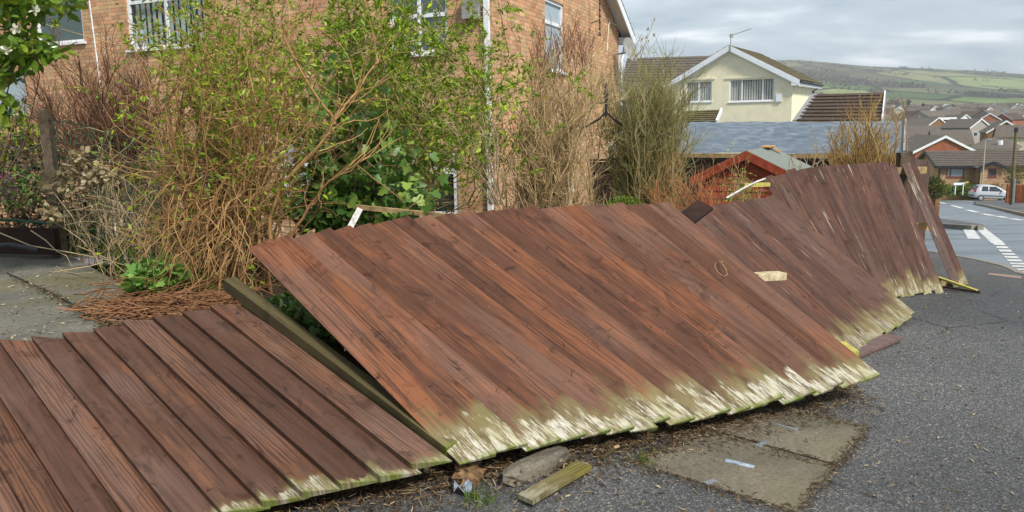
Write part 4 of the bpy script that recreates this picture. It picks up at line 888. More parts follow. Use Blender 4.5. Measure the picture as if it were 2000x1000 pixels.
mb = MB(); gg.bx(mb, -.2, WG, gz-.2, gz-.135, .1, .17); part('gutter', mb, M['black'], ga)
mb = MB(); mb.add([gg.p(-.1, -1.8), gg.p(WG-.1, -1.8), gg.p(WG-.1, gz-.03), gg.p(-.1, gz-.03)], [(0, 1, 2, 3)]); mb.add([gg.p(WG-.1, -1.8), q[2]*np.array((1, 1, 0))-np.array((.1, 0, 1.8)), q[2]-np.array((.1, 0, .05)), gg.p(WG-.1, gz-.05)], [(0, 1, 2, 3)]); part('wall', mb, M['iron'], ga)
for h in ((1.3, 2.6, -.2, gz-.35), (3.1, 4.3, -.2, gz-.35)): gg.window((h[0], h[1], h[2], h[3]), ga, (.35,), None, frame='grey_render', pane='glass_green', sill=False)
mb = MB(); mb.bar(q[1]+np.array((.03, 0, 0)), q[2]+np.array((.03, 0, 0)), .05, .14); part('verge_strip', mb, M['dishgrey'], ga)
# red shed
sb_ = R(30); sgd = np.array((math.cos(sb_), -math.sin(sb_))); ap = at(1460, 300, 13.); sg = Wall(ap[:2]-sgd*.85, sgd); hw = .85; zs = ap[2]; se = zs-.42
shed = thing('garden_shed', 'red timber shed with a green felt roof', 'shed', (*ap[:2], -.95)); mb = MB(); nb = 15
for i in range(nb):
    z0_, z1_ = -.95+(zs+.95)*i/nb, -.95+(zs+.95)*(i+1)/nb; half = lambda z: hw if z < se+.02 else max(0.01, hw*(zs-z)/(zs-se)); h0, h1 = half(z0_), half(z1_)
    mb.hexa([sg.p(hw-h0, z0_, -.02), sg.p(hw+h0, z0_, -.02), sg.p(hw+h0, z0_, .022), sg.p(hw-h0, z0_, .022), sg.p(hw-h1, z1_, -.02), sg.p(hw+h1, z1_, -.02), sg.p(hw+h1, z1_, .004), sg.p(hw-h1, z1_, .004)])
for (a_, o_) in ((0, 0), (2*hw, 0)): mb.quad(sg.p(a_, -.95, 0), sg.p(a_, -.95, -1.9), sg.p(a_, se, -1.9), sg.p(a_, se, 0))
part('wall', mb, M['shed'], shed); mb = MB()
for s_n, mt in ((-1, 0), (1, 0)):
    e_a, r_a = hw+s_n*(hw+.12), hw; ez = zs-(hw+.12)/hw*.42
    q = [sg.p(e_a, ez+.03, .1), sg.p(r_a, zs+.03, .1), sg.p(r_a, zs+.03, -2), sg.p(e_a, ez+.03, -2)]; mb.hexa([*q, *[p+np.array((0, 0, .03)) for p in q]])
part('roof', mb, M['felt'], shed); mb = MB()
for s_n in (-1, 1):
    e_a = hw+s_n*(hw+.13); ez = zs-(hw+.13)/hw*.42; q = [sg.p(e_a, ez-.1, .103), sg.p(hw, zs-.1, .103), sg.p(hw, zs-.1, .125), sg.p(e_a, ez-.1, .125)]; mb.hexa([*q, *[p+np.array((0, 0, .155)) for p in q]])
part('bargeboard', mb, M['shed'], shed); part('roof_patch', MB().bar(sg.p(hw+.05, zs+.075, -1.2), sg.p(hw+.05, zs+.08, -1.75), .2, .02).bar(sg.p(hw+.28, zs-.03, -1.6), sg.p(hw+.05, zs+.08, -1.6), .12, .02), M['ochre'], shed)
# dark gate and black iron bracket
g0, g1 = at(1152, 400, 14.2), at(1262, 400, 14.6); gt = at(1190, 310, 14.3)[2]; gtn = Wall(g0[:2], (g1-g0)[:2]); gL = np.linalg.norm((g1-g0)[:2])
gate = thing('wooden_gate', 'dark brown boarded gate with a diagonal brace beside the house wall', 'gate', (*g0[:2], -.95)); nb = 9
mb = MB()
for i in range(nb): gtn.bx(mb, gL*i/nb+.004, gL*(i+1)/nb-.004, -.95, gt-.06, -.02+.003*(i % 2), .0+.003*(i % 2))
part('boards', mb, M['gate'], gate); mb = MB(); gtn.bx(mb, 0, gL, gt-.04, gt, -.06, .06); gtn.bx(mb, .05, .62, gt-.24, gt-.13, .005, .04); gtn.bx(mb, .05, .62, -.1, 0., .005, .04); mb.bar(gtn.p(.12, 0., .022), gtn.p(.52, gt-.24, .022), .04, .09, gtn.n); part('frame', mb, M['gate'], gate)
mb = MB(); gtn.bx(mb, .64, .75, -.95, gt+.03, -.05, .07); part('post', mb, M['gate'], gate); mb = MB(); gtn.bx(mb, .66, .72, .28, .42, .075, .09); part('latch', mb, M['iron'], gate)
fb = at(1184, 228, 8.9); ft = at(1184.5, 161, 8.9); bk_ = thing('garden_arch', 'black iron garden arch with a spear finial between two bare shrubs', 'garden arch', (fb[0], fb[1], -.7)); hgt = ft[2]-fb[2]
part('spear', MB().tube([(fb[0], fb[1], fb[2]+hgt*z) for z in (.0, .50, .53, .54, .66, .82, 1.0)], [.014, .016, .032, .020, .028, .018, .002], 10), M['iron'], bk_)
for s_n in (-1, 1): part('arch_side', MB().tube([(fb[0]+s_n*q, fb[1]+max(0, q-.14)*(3.2 if s_n > 0 else .2), fb[2]+z) for q, z in ((0, hgt*.12), (.03, .03), (.09, -.03), (.2, -.09), (.32, -.16), (.42, -.32), (.47, -.6), (.48, -1.2), (.48, -fb[2]-.7))], .013, 6), M['iron'], bk_)
part('clip', MB().tube([(fb[0]-.14, fb[1], fb[2]+hgt*.40), (fb[0]+.02, fb[1], fb[2]+hgt*.42)], .009, 6), M['iron'], bk_)

# ------------------------------------------------------------------ the town down the road
def gable_house(name, label, c, yaw, w, d, he, hr, wall, roof, base, wins=2, barge=True, group=None, chim=0):
    """local frame: gable ends face -y/+y, ridge along y; windows on the -y gable and the -x side"""
    t = thing(name, label, 'house', (c[0], c[1], base), yaw, group)
    mb = MB(); a, b = w/2, d/2
    mb.add([(-a, -b, 0), (a, -b, 0), (a, -b, he), (0, -b, hr), (-a, -b, he)], [(0, 1, 2, 3, 4)]); mb.add([(-a, b, 0), (a, b, 0), (a, b, he), (0, b, hr), (-a, b, he)], [(4, 3, 2, 1, 0)])
    mb.quad((-a, b, 0), (-a, -b, 0), (-a, -b, he), (-a, b, he)); mb.quad((a, -b, 0), (a, b, 0), (a, b, he), (a, -b, he)); part('wall', mb, wall, t, local=True)
    mb = MB(); k = (hr-he)/a; o = .35
    for s in (-1, 1):
        q = [np.array(p) for p in ((s*(a+o), -b-o*.7, he-o*k+.05), (0, -b-o*.7, hr+.05), (0, b+o*.7, hr+.05), (s*(a+o), b+o*.7, he-o*k+.05))]; mb.hexa([*q, *[p+np.array((0, 0, .16)) for p in q]])
    rf_ = part('roof', mb, roof, t, local=True)
    if barge:
        mb = MB()
        for s in (-1, 1):
            q = [np.array(p) for p in ((s*(a+o), -b-o*.7-.05, he-o*k-.12), (0, -b-o*.7-.05, hr-.12), (0, -b-o*.7-.002, hr-.12), (s*(a+o), -b-o*.7-.002, he-o*k-.12))]; mb.hexa([*q, *[p+np.array((0, 0, .36)) for p in q]])
        part('bargeboard', mb, M['white'], t, local=True)
    if chim: part('chimney', MB().box((0, b*.3, hr+.4), (.6, .6, 1.3)), wall, rf_, local=True)
    for i in range(wins):
        x = (-a*.45, a*.45)[i % 2]; z = he*.66 if he > 4 else he*.55; f = part('window', MB().box((x, -b-.02, z), (1.5, .08, 1.15)), M['white'], t, local=True); part('pane', MB().box((x, -b-.05, z), (1.3, .06, .95)), M['glass'], f, local=True)
    for i in range(wins):
        y = (-b*.5, b*.4)[i % 2]; z = he*.66 if he > 4 else he*.55; f = part('window', MB().box((-a-.02, y, z), (.08, 1.5, 1.15)), M['white'], t, local=True); part('pane', MB().box((-a-.05, y, z), (.06, 1.3, .95)), M['glass'], f, local=True)
    return t
# tan bungalow
yb = R(14); bfd = np.array((math.cos(yb), -math.sin(yb))); bsd = np.array((math.sin(yb), math.cos(yb))); b0_ = at(1833, 322, 78.)
bf = Wall(b0_[:2], bfd); bz = bf.px(1834, 323)[1]; zb = -7.1; bl = 16.; bwd = 7.4; bgl = Wall(b0_[:2]+bsd*bwd, -bsd); zbr = at(1808, 296.5, 81.6)[2]
bung = thing('bungalow', 'long tan brick bungalow with a brown roof and maroon window frames', 'bungalow', (*b0_[:2], zb)); mb = MB()
h1 = bf.rect(1849, 1884, 328, 346.5); a905, _ = bf.px(1905, 330); bf.holes(mb, 0, bl, zb, bz, [h1]); bgl.holes(mb, 0, bwd, zb, bz, []); mb.add([bgl.p(0, bz), bgl.p(bwd, bz), bgl.p(bwd/2, zbr)], [(0, 1, 2)])
bay = Wall(bf.p(a905, 0, 1.5)[:2], bfd); bw_ = bay.px(1957, 340)[0]; h2 = bay.rect(1930, 1947, 329, 346); bay.holes(mb, 0, bw_, zb, bz-.1, [h2]); bza = bay.px(1941, 317)[1]; mb.add([bay.p(0, bz-.1), bay.p(bw_, bz-.1), bay.p(bw_/2, bza)], [(0, 1, 2)])
mb.quad(bay.p(0, zb, -1.5), bay.p(0, zb), bay.p(0, bz-.1), bay.p(0, bz-.1, -1.5)); mb.quad(bay.p(bw_, zb), bay.p(bw_, zb, -1.5), bay.p(bw_, bz-.1, -1.5), bay.p(bw_, bz-.1)); part('wall', mb, M['brick_tan'], bung)
bf.window(h1, bung, (.24,), None, frame='maroon', pane='glass_pale', fw=.12); bay.window(h2, bung, (), None, frame='maroon', pane='glass_green', fw=.14)
mb = MB(); slope(mb, bf.p(-.4, bz-.05, .45), bf.p(bl, bz-.05, .45), bf.p(-.4, zbr+.1, -bwd/2), bf.p(bl, zbr+.1, -bwd/2), 9, .07); slope(mb, bf.p(bl, bz-.05, -bwd-.4), bf.p(-.4, bz-.05, -bwd-.4), bf.p(bl, zbr+.1, -bwd/2), bf.p(-.4, zbr+.1, -bwd/2), 9, .07)
for s_n in (-1, 1): slope(mb, *( (bay.p(bw_/2+s_n*(bw_/2+.4), bz-.2, .35), bay.p(bw_/2+s_n*(bw_/2+.4), bz-.2, -3.3), bay.p(bw_/2, bza+.05, .35), bay.p(bw_/2, bza+.05, -3.3))), 3, .05)
part('roof', mb, M['tile_grey'], bung); mb = MB()
bf.bx(mb, -.4, a905, bz-.3, bz-.05, .3, .47); mb.bar(bgl.p(-.3, bz-.15, .42), bgl.p(bwd/2, zbr, .42), .08, .28).bar(bgl.p(bwd+.45, bz-.15, .42), bgl.p(bwd/2, zbr, .42), .08, .28)
for s_n in (-1, 1): mb.bar(bay.p(bw_/2+s_n*(bw_/2+.45), bz-.3, .38), bay.p(bw_/2, bza+.02, .38), .08, .28)
part('bargeboard', mb, M['black'], bung); part('downpipe', MB().tube([bf.p(.12, bz-.2, .1), bf.p(.12, zb, .1)], .07, 6), M['black'], bung); part('downpipe', MB().tube([bay.p(-.1, bz-.3, .1), bay.p(-.1, zb, .1)], .07, 6), M['black'], bung)
# named houses of the town
ap = at(1838, 268, 104); gable_house('brick_house', 'red brick house with a white edged gable above the bungalow roof', ap[:2]+np.array((2.4, 7)), R(-14), 7.4, 14, 5.0, 7.0, M['brick_red'], M['tile_grey'], ap[2]-7.0, 0)
def tloc(x, d): return at(x, 250, d)[:2]
def terrace(label, x0, x1, yr, d, wall, endwall, he, hr, group=None, depth=8):
    a, b = at(x0, yr, d), at(x1, yr, d*.985); L_ = np.linalg.norm((b-a)[:2]); c = (a+b)/2; yaw = math.atan2((b-a)[1], (b-a)[0])
    t = gable_house('terraced_house', label, c[:2], yaw+R(90), depth, L_, he, hr, wall, M['tile_grey'], c[2]-hr, 0, False); k = max(2, int(L_/4.5))
    if endwall: part('end_wall', MB().add([(-depth/2-.01, -L_/2-.03, 0), (depth/2+.01, -L_/2-.03, 0), (depth/2+.01, -L_/2-.03, he-.05), (0, -L_/2-.03, hr-.05), (-depth/2-.01, -L_/2-.03, he-.05)], [(0, 1, 2, 3, 4)]), endwall, t, local=True)
    for i in range(k):
        y = -L_/2+L_*(i+.5)/k; f = part('window', MB().box((-depth/2-.02, y, he*.7), (.1, 1.7, 1.3)), M['white'], t, local=True); part('pane', MB().box((-depth/2-.06, y, he*.7), (.06, 1.5, 1.1)), M['glass'], f, local=True)
    return t
terrace('long cream terrace with a brown brick end wall above the red gable', 1818, 1893, 256, 150, M['beige_render'], M['brick_brown'], 5.0, 7.6)
terrace('white walled terrace left of the long cream terrace', 1740, 1832, 247, 170, M['white'], None, 4.9, 7.4)
terrace('dark roofed terrace behind the grey gabled house', 1900, 1952, 238, 215, M['beige_render'], None, 5, 7.4)
def lone(label, x, yr, d, w, dd, yaw, he, hr, wall, roof, wins=2, **k): p = at(x, yr, d); return gable_house('house', label, p[:2], R(yaw), w, dd, he, hr, wall, roof, p[2]-hr, wins, **k)
lone('grey rendered house with a plain gable between two terraces', 1886, 233.5, 205, 7.6, 9, 20, 5, 7.2, M['grey_render'], M['tile_grey'])
sol = lone('brown brick house with shiny panels on its roof', 1957, 237, 168, 6.6, 10, -24, 5.3, 7.6, M['brick_brown'], M['tile_grey'], 0)
k = (7.6-5.3)/3.3; q = [np.array(p) for p in ((3.2, -4.4, 5.55), (.25, -4.4, 7.62), (.25, 4.6, 7.62), (3.2, 4.6, 5.55))]; part('solar_panel', MB().hexa([*q, *[p+np.array((.05, 0, .1)) for p in q]]), plain('pale reflective panel', (.42, .55, .66), .2, .6, var=.2), sol, local=True)
lone('brown brick house with a dark roof left of the red box building', 1806, 231, 235, 9, 9, 26, 5, 7.2, M['brick_brown'], M['tile_grey'])
lone('cream house with a dark roof at the right edge of the town', 1996, 246, 140, 8, 8, 62, 4.6, 6.6, M['beige_render'], M['tile_grey'])
rb = at(1836, 230, 245); rbt = thing('red_box_building', 'red clad flat roofed building with a white roof edge', 'building', (rb[0], rb[1], rb[2]-6.4)); part('wall', MB().box((rb[0], rb[1], rb[2]-3.6), (6.3, 6, 5.6)), M['skin_red'], rbt); part('roof', MB().box((rb[0], rb[1], rb[2]-.3), (7., 6.8, .8)), M['white'], rbt)
part('window', MB().box((rb[0]+1.2, rb[1]-3.02, rb[2]-2.0), (2.4, .1, 1.2)), M['glass'], rbt)
# hipped bungalow
hp = thing('hipped_bungalow', 'bungalow with a dark hipped roof and a white flue', 'bungalow', (*tloc(1940, 118), -8.0)); e_ = [at(1884, 292, 112), at(1990, 292, 108), at(1998, 288, 120), at(1905, 288, 124)]; zz = e_[0][2]; e_ = [np.array((p[0], p[1], zz)) for p in e_]; ra_, rb_ = at(1926, 270, 117), at(1962, 270, 115); rb_[2] = ra_[2]
mb = MB().add([*e_, ra_, rb_], [(0, 1, 5, 4), (1, 2, 5), (2, 3, 4, 5), (3, 0, 4)]); part('roof', mb, M['tile_grey'], hp)
cc = sum(e_)/4; q = [cc+(p-cc)*.94 for p in e_]; q = [np.array((p[0], p[1], -8.2)) for p in q]; part('wall', MB().hexa([*q, *[np.array((p[0], p[1], zz-.02)) for p in q]]), M['beige_render'], hp); fl_ = at(1953, 284, 112); part('flue', MB().tube([fl_-np.array((0, 0, .6)), fl_+np.array((0, 0, .75))], .38, 8), M['white'], hp)
# far streets: each house its own thing, roofs and gables only a few pixels high
protos = []
for nm, wl_, rf__, w_, d_, he_, hr_ in (('white', 'white', 'tile_grey', 7, 9, 4.6, 7), ('cream', 'beige_render', 'tile_brown', 7.5, 8, 4.6, 6.8), ('grey', 'grey_render', 'tile_grey', 8, 12, 4.8, 7.2), ('brick', 'brick_red', 'tile_brown', 7, 10, 4.8, 7)):
    protos.append((nm, gable_house('house', '', (0, 0), 0, w_, d_, he_, hr_, M[wl_], M[rf__], 0, 1, nm != 'grey')))
used = set(); rr = np.random.default_rng(21); NF = 0
for row, (d0_, d1_, yp0, yp1, n) in enumerate([(240, 275, 0, 0, 4), (310, 355, 0, 0, 9), (380, 440, 0, 0, 12), (480, 560, 0, 0, 14), (600, 700, 0, 0, 16), (740, 880, 0, 0, 14)]):
    for i in range(n):
        d = rr.uniform(d0_, d1_); x = 1725+(300*(i+rr.uniform(.1, .9))/n); nm, pr = protos[rr.integers(0, 4)]
        if nm not in used: o = pr; used.add(nm)
        else: o = copy_tree(pr)
        yw = rr.choice([R(-20), R(15), R(70), R(-65)])+rr.normal(0, .1); p = at(x, 240, d); o.location = (p[0], p[1], float(pav(p[1]))-.3+row*.15); o.rotation_euler = (0, 0, yw)
        kind = {'white': 'white walled', 'cream': 'cream walled', 'grey': 'grey walled', 'brick': 'brick walled'}[nm]; dist = ('second', 'third', 'fourth', 'fifth', 'sixth', 'farthest')[row]
        o['label'] = f'small {kind} house in the {dist} row of the town below the hill'; o['group'] = 'houses of the town in the valley'; o['category'] = 'house'
# street furniture near the bungalow
lp = at(1917, 377, 74.); lp[2] = pav(74)-.0; tp = at(1922, 274, 74.); lamp = thing('street_lamp', 'tall thin street lamp in front of the tan bungalow', 'street lamp', lp); part('pole', MB().tube([lp, lp+np.array((0, 0, 1.2)), lp+np.array((0, 0, 1.22)), (lp[0], lp[1], tp[2])], [.11, .11, .075, .055], 8), M['coping'], lamp)
mb = MB().tube([(lp[0], lp[1], tp[2]-.02), (lp[0]+.18, lp[1]-.1, tp[2]+.06), (lp[0]+.5, lp[1]-.2, tp[2]+.05)], [.05, .08, .06], 8); part('lamp_head', mb, M['dishgrey'], lamp)
pb_ = hit(1974.5, 399.5); pt = at(1984.5, 257, pb_[1]); tel = thing('telegraph_pole', 'mossy wooden telegraph pole at the fenced corner', 'pole', pb_); part('pole', MB().tube([pb_, pb_*.5+pt*.5, pt], [.115, .10, .085], 10), M['pole_wood'], tel); part('grey_sleeve', MB().tube([pb_+np.array((-.02, -.2, -.1)), pb_*.64+pt*.36+np.array((-.02, -.2, 0))], .07, 8), M['steel'], tel)
part('cap', MB().tube([pt, pt+np.array((0, 0, .25))], [.14, .1], 8), M['iron'], tel)
of = thing('orange_fence', 'orange brown close boarded fence at the road corner', 'fence', hit(1970, 397)); fa = hit(1968, 396.5); fb_ = fa+np.array((5.5, -3.6, 0)); fb_[2] = pav(fb_[1]); fh = at(1970, 361, fa[1])[2]-fa[2]; mb = MB(); nb = 40
for i in range(nb):
    p, q = fa+(fb_-fa)*i/nb, fa+(fb_-fa)*(i+.96)/nb; t_n = unit(np.cross(fb_-fa, (0, 0, 1)))*(.03+.012*(i % 2)); mb.hexa([p, q, q+t_n, p+t_n]+[x_+np.array((0, 0, fh)) for x_ in (p, q, q+t_n, p+t_n)])
part('boards', mb, M['fence_orange'], of); part('post', MB().box((fa[0]-.06, fa[1]+.02, fa[2]+fh/2), (.12, .12, fh+.1)), M['fence_orange'], of)
s1, s2 = at(1865.5, 374, 73.5), at(1880.5, 375, 73.3); sgn = thing('street_name_sign', 'low white street name sign on two legs with a yellow end', 'sign', (s1+s2)/2-np.array((0, 0, .2))); zt_ = at(1873, 358, 73.4)[2]
for s in (s1, s2): part('leg', MB().box((s[0], s[1], (s[2]-.3+zt_)/2), (.07, .07, zt_-s[2]+.3)), M['white'], sgn)
part('name_plate', MB().box(((s1+s2)[0]/2, s1[1]-.06, zt_-.06), (1.12, .03, .24)), M['white'], sgn); part('end_plate', MB().box((s2[0]+.28, s2[1]-.1, zt_+.1), (.34, .03, .18)), M['yellowwood'], sgn)
# brick gate pier
pr_ = hit(1824, 424); pier = thing('gate_pier', 'brick gate pier with stepped pale coping stones at the corner', 'gate pier', pr_); hp_ = at(1824, 382, pr_[1])[2]-pr_[2]
part('pillar', MB().box((pr_[0]+.03, pr_[1], pr_[2]+hp_/2-.1), (.17, .22, hp_+.2)).box((pr_[0]-.09, pr_[1]+.06, pr_[2]+hp_/2-.2), (.12, .2, hp_)), M['brick_brown'], pier); part('coping', MB().box((pr_[0]+.03, pr_[1], pr_[2]+hp_+.03), (.25, .3, .055)), M['coping'], pier); part('coping', MB().box((pr_[0]-.1, pr_[1]+.03, pr_[2]+hp_-.12), (.2, .26, .05)), M['coping'], pier); part('capstone', MB().box((pr_[0]+.05, pr_[1]+.05, pr_[2]+hp_+.14), (.1, .12, .16)), M['wallconc'], pier)
# silver hatchback
M['carpaint'] = plain('silver car paint', (.52, .54, .57), .35, .5, .25, var=.02); M['tyre'] = plain('tyre rubber', (.02, .02, .02), .8); M['rim'] = plain('alloy rim', (.5, .51, .53), .3, .5, .6); M['carglass'] = glass_mat('car glass', (.025, .035, .04)); M['tail'] = plain('tail lamp red', (.4, .02, .02), .3); M['headl'] = plain('headlamp lens', (.6, .63, .66), .15, .6)
cl = at(1934, 385, 71.5); cl[2] = pav(71.5)-.112; car = thing('parked_car', 'silver five door hatchback parked at the kerb by the bungalow', 'car', cl)
xs_ = [0, .06, .2, .5, .9, 1.3, 1.8, 2.25, 2.6, 2.85, 3.1, 3.35, 3.47, 3.52]
belt = [.55, .78, .90, .93, .94, .94, .93, .92, .90, .88, .82, .72, .60, .45]; roof_ = [.56, .80, 1.12, 1.44, 1.52, 1.53, 1.50, 1.38, 1.14, .92, .84, .74, .61, .46]; hwid = [.62, .72, .77, .80, .80, .80, .80, .80, .80, .79, .77, .72, .64, .55]; low = [.38, .3, .24, .22, .22, .22, .22, .22, .22, .22, .22, .26, .3, .36]
V_ = []; 
for x_, b_, r_, h_, l_ in zip(xs_, belt, roof_, hwid, low):
    rw = h_ - (r_-b_)*.30; V_ += [(x_-1.76, y_, z_) for y_, z_ in ((-h_*.9, l_), (-h_, l_+.15), (-h_-.015, b_*.7), (-h_+.01, b_), (-rw-.0, r_-.05*(r_ > b_+.1)), (-rw*.72, r_), (rw*.72, r_), (rw, r_-.05*(r_ > b_+.1)), (h_-.01, b_), (h_+.015, b_*.7), (h_, l_+.15), (h_*.9, l_))]
k = 12; F_ = [(i*k+j, i*k+(j+1) % k, (i+1)*k+(j+1) % k, (i+1)*k+j) for i in range(len(xs_)-1) for j in range(k)]+[tuple(range(k))[::-1], tuple(range((len(xs_)-1)*k, len(xs_)*k))]
cyaw = R(-11); part('body', MB().add(V_, F_), M['carpaint'], car, smooth=True, local=True); car.rotation_euler = (R(0), R(2.0), cyaw)
def side(x0, x1, t0_, t1_, z0, z1):
    out = []
    for s in (-1, 1): out.append([(x0-1.76, s*.815, z0), (x1-1.76, s*.815, z0), (t1_-1.76, s*(.815-(z1-z0)*.30), z1), (t0_-1.76, s*(.815-(z1-z0)*.30), z1)])
    return out
for x0, x1, t0_, t1_, z0, z1 in ((.62, 1.22, .72, 1.22, .98, 1.40), (1.3, 2.2, 1.3, 1.9, .98, 1.40), (2.26, 2.5, 2.0, 2.02, .96, 1.34)):
    for q in side(x0, x1, t0_, t1_, z0, z1): part('window', MB().prism(q, (0, .008*np.sign(q[0][1]), 0)), M['carglass'], car, local=True)
part('windscreen', MB().prism([(2.62-1.76, -.66, .945), (2.62-1.76, .66, .945), (2.2-1.76, .56, 1.42), (2.2-1.76, -.56, 1.42)], (.05, 0, .05)), M['carglass'], car, local=True); part('rear_window', MB().prism([(.16-1.76, -.6, 1.02), (.16-1.76, .6, 1.02), (.42-1.76, .5, 1.40), (.42-1.76, -.5, 1.40)], (-.05, 0, .05)), M['carglass'], car, local=True)
for s in (-1, 1):
    for x_ in (.62, 2.9):
        ring = MB().tube([(x_-1.76, s*.64, .29), (x_-1.76, s*.82, .29)], .29, 20); wh = part('wheel', ring, M['tyre'], car, local=True); part('rim', MB().tube([(x_-1.76, s*.80, .29), (x_-1.76, s*.828, .29)], .19, 14), M['rim'], wh, local=True)
    part('headlight', MB().box((1.46, s*.60, .72), (.3, .22, .17)), M['headl'], car, local=True); part('tail_light', MB().box((-1.66, s*.66, .98), (.16, .16, .34)), M['tail'], car, local=True)
    part('trim_strip', MB().box((-.05, s*.822, .52), (1.7, .02, .07)), M['black'], car, local=True); part('mirror', MB().box((.62, s*.92, 1.0), (.12, .16, .13)), M['carpaint'], car, local=True)

# ------------------------------------------------------------------ plants
def shrub(name, label, cat, loc, twigs, tmat, foliage=None, fmat=None, extra=(), group=None, tname='stems'):
    t = thing(name, label, cat, loc, group=group)
    if twigs: V, F, c = tubes(twigs); np_mesh(tname, V, F, tmat, t, c)
    if foliage: V, F, c = join(foliage); np_mesh('foliage', V, F, fmat, t, c)
    for nm, L_, m_ in extra: V, F, c = join(L_); np_mesh(nm, V, F, m_, t, c)
    return t
def ends(P): return P[:, -1], unit(P[:, -1]-P[:, -2])
def pts_on(P, n, t0=.2, t1=1.):
    i = rng.integers(0, len(P), n); K = P.shape[1]-1; t = rng.uniform(t0, t1, n)*(K-1e-3); k = t.astype(int); f = (t-k)[:, None]; a = P[i, k]; b = P[i, k+1]; return a*(1-f)+b*f, unit(b-a)

# A: the big tangle of orange brown stems with little yellow green leaves
def tangle(label, bx, by, targets, n, tm, lm, nleaf, leafsz, tone=.45, r=.011, l2=(.5, .3), gl=.5, m2=9, m3=5, shape='lance', loc=None, droop=0., low=0):
    S = []; T = []
    for (pxs, pys, d, dd, w) in targets:
        c, r_ = env(pxs, pys, d, dd); T.append(ell(int(n*w), c, r_, shell=.25))
    T = np.concatenate(T); m = len(T); B = base_pts(m, bx, by, bx[2]); 
    P = bez(B, T, 9, .10, .12, .06)
    s, d = sprout(P, m2, .25, 1., 1.3); L2 = rng.uniform(.35, 1.3, len(s))*l2[0]; P2 = walk(s, d, L2, 5, .22, (0, 0, .06-droop))
    s, d = sprout(P2, m3, .15, 1., 1.5); P3 = walk(s, d, rng.uniform(.4, 1.3, len(s))*l2[1], 3, .25, (0, 0, .03-droop))
    tw = [(P, r, r*.35, tone-.12, 0), (P2, r*.36, r*.16, tone, 0), (P3, r*.2, r*.10, tone+.12, 0)]  # finest twigs toned paler to imitate highlights
    fol = None
    if nleaf: p, dr = pts_on(P3, nleaf, .3, 1.); keep = p[:, 2] > np.quantile(p[:, 2], gl)-rng.exponential(.35, len(p)); p = p[keep]; dr = dr[keep]; fol = [leaves(p, dr+rv(len(p), .7), leafsz, shape, .7, .25, .5, .24)]
    if low: p, dr = pts_on(P3, low, .2, 1.); fol = (fol or [])+[leaves(p, dr+rv(low, .8), leafsz*1.3, shape, .7, .25, .42, .3)]
    return tw, fol
b = atz(450, 575, .42)
tw, fol = tangle('', b, (.45, .45), [((290, 560), (0, 230), 5.6, .7, .4), ((330, 700), (60, 330), 5.5, .7, .4), ((300, 520), (280, 480), 5.2, .5, .2)], 66, None, None, 17000, .040, m2=8, m3=4, low=1700, gl=.82, r=.010)
shrub('overgrown_shrub', 'big tangle of orange brown twigs with tiny yellow green leaves', 'shrub', b, tw, M['tw_orange'], fol, M['lf_privet'])
# strong forked stems standing in it
V_ = []
for pts, r0_ in (([(528, 478, 5.1), (520, 420, 5.15), (545, 350, 5.2), (600, 300, 5.25), (650, 245, 5.3), (600, 180, 5.35), (540, 75, 5.4), (565, 30, 5.5)], .016), ([(510, 490, 5.2), (505, 400, 5.25), (470, 330, 5.3), (430, 280, 5.3), (400, 200, 5.4)], .014), ([(395, 470, 5.0), (420, 380, 5.1), (490, 300, 5.2), (500, 200, 5.3), (470, 90, 5.4)], .014), ([(650, 245, 5.3), (690, 190, 5.4), (740, 120, 5.5)], .012), ([(560, 470, 5.3), (600, 400, 5.4), (640, 350, 5.4), (700, 310, 5.5)], .012), ([(340, 480, 5.1), (330, 400, 5.2), (345, 300, 5.3), (380, 120, 5.5)], .013)):
    P = np.array([at(*p) for p in pts]); u = np.linspace(0, len(P)-1, 16); P = np.stack([np.interp(u, np.arange(len(P)), P[:, k]) for k in range(3)], 1); V_.append((P[None]+np.cumsum(rv(16, .006), 0)[None], r0_, r0_*.4, .33, 0))
s = [sprout(q[0], 14, .2, 1., 1.2) for q in V_]; P2 = walk(np.concatenate([a for a, _ in s]), np.concatenate([b_ for _, b_ in s]), .5, 5, .2, (0, 0, .08)); V_.append((P2, .005, .0018, .5, 0))
V, F, c = tubes(V_, 6); t = thing('forked_stems', 'thick forked orange brown stems rising through the tangle', 'shrub', atz(515, 560, .42)); np_mesh('stems', V, F, M['tw_orange'], t, c)
# B: privet with green tips in front of the brick corner
b = atz(760, 470, -.1)+np.array((0, 2.2, -.2))
tw, fol = tangle('', b, (.6, .5), [((560, 955), (-40, 110), 6.9, .6, .5), ((690, 940), (60, 205), 6.8, .4, .28), ((310, 620), (-40, 90), 6.6, .5, .22)], 84, None, None, 56000, .052, tone=.62, m2=8, m3=5, gl=.15, r=.010, l2=(.55, .26))
shrub('privet', 'tall loose shrub with fresh green leaves against the brick corner', 'shrub', b, tw, M['tw_beige'], fol, M['lf_privet'])
# long bare arching stems at the corner
B0 = np.array([at(x, 400, 7.2) for x in rng.uniform(955, 990, 16)]); E0 = np.array([at(x, y, 7.0) for x, y in zip(rng.uniform(760, 1010, 16), rng.uniform(150, 330, 16))]); P = bez(B0, E0, 9, .12, .35, .08)
s, d = sprout(P, 6, .3, 1., 1.1); P2 = walk(s, d, rng.uniform(.2, .6, len(s)), 4, .2, (0, 0, -.02)); p, dr = pts_on(P2, 260, .3, 1.)
shrub('arching_stems', 'pale bare arching stems with a few leaves beside the white downpipe', 'shrub', at(970, 420, 7.2), [(P, .006, .002, .75, 0), (P2, .0026, .001, .7, 0)], M['tw_dry'], [leaves(p, dr+rv(len(p), .6), .055, 'oval', .7, .2, .75)], M['lf_privet'])
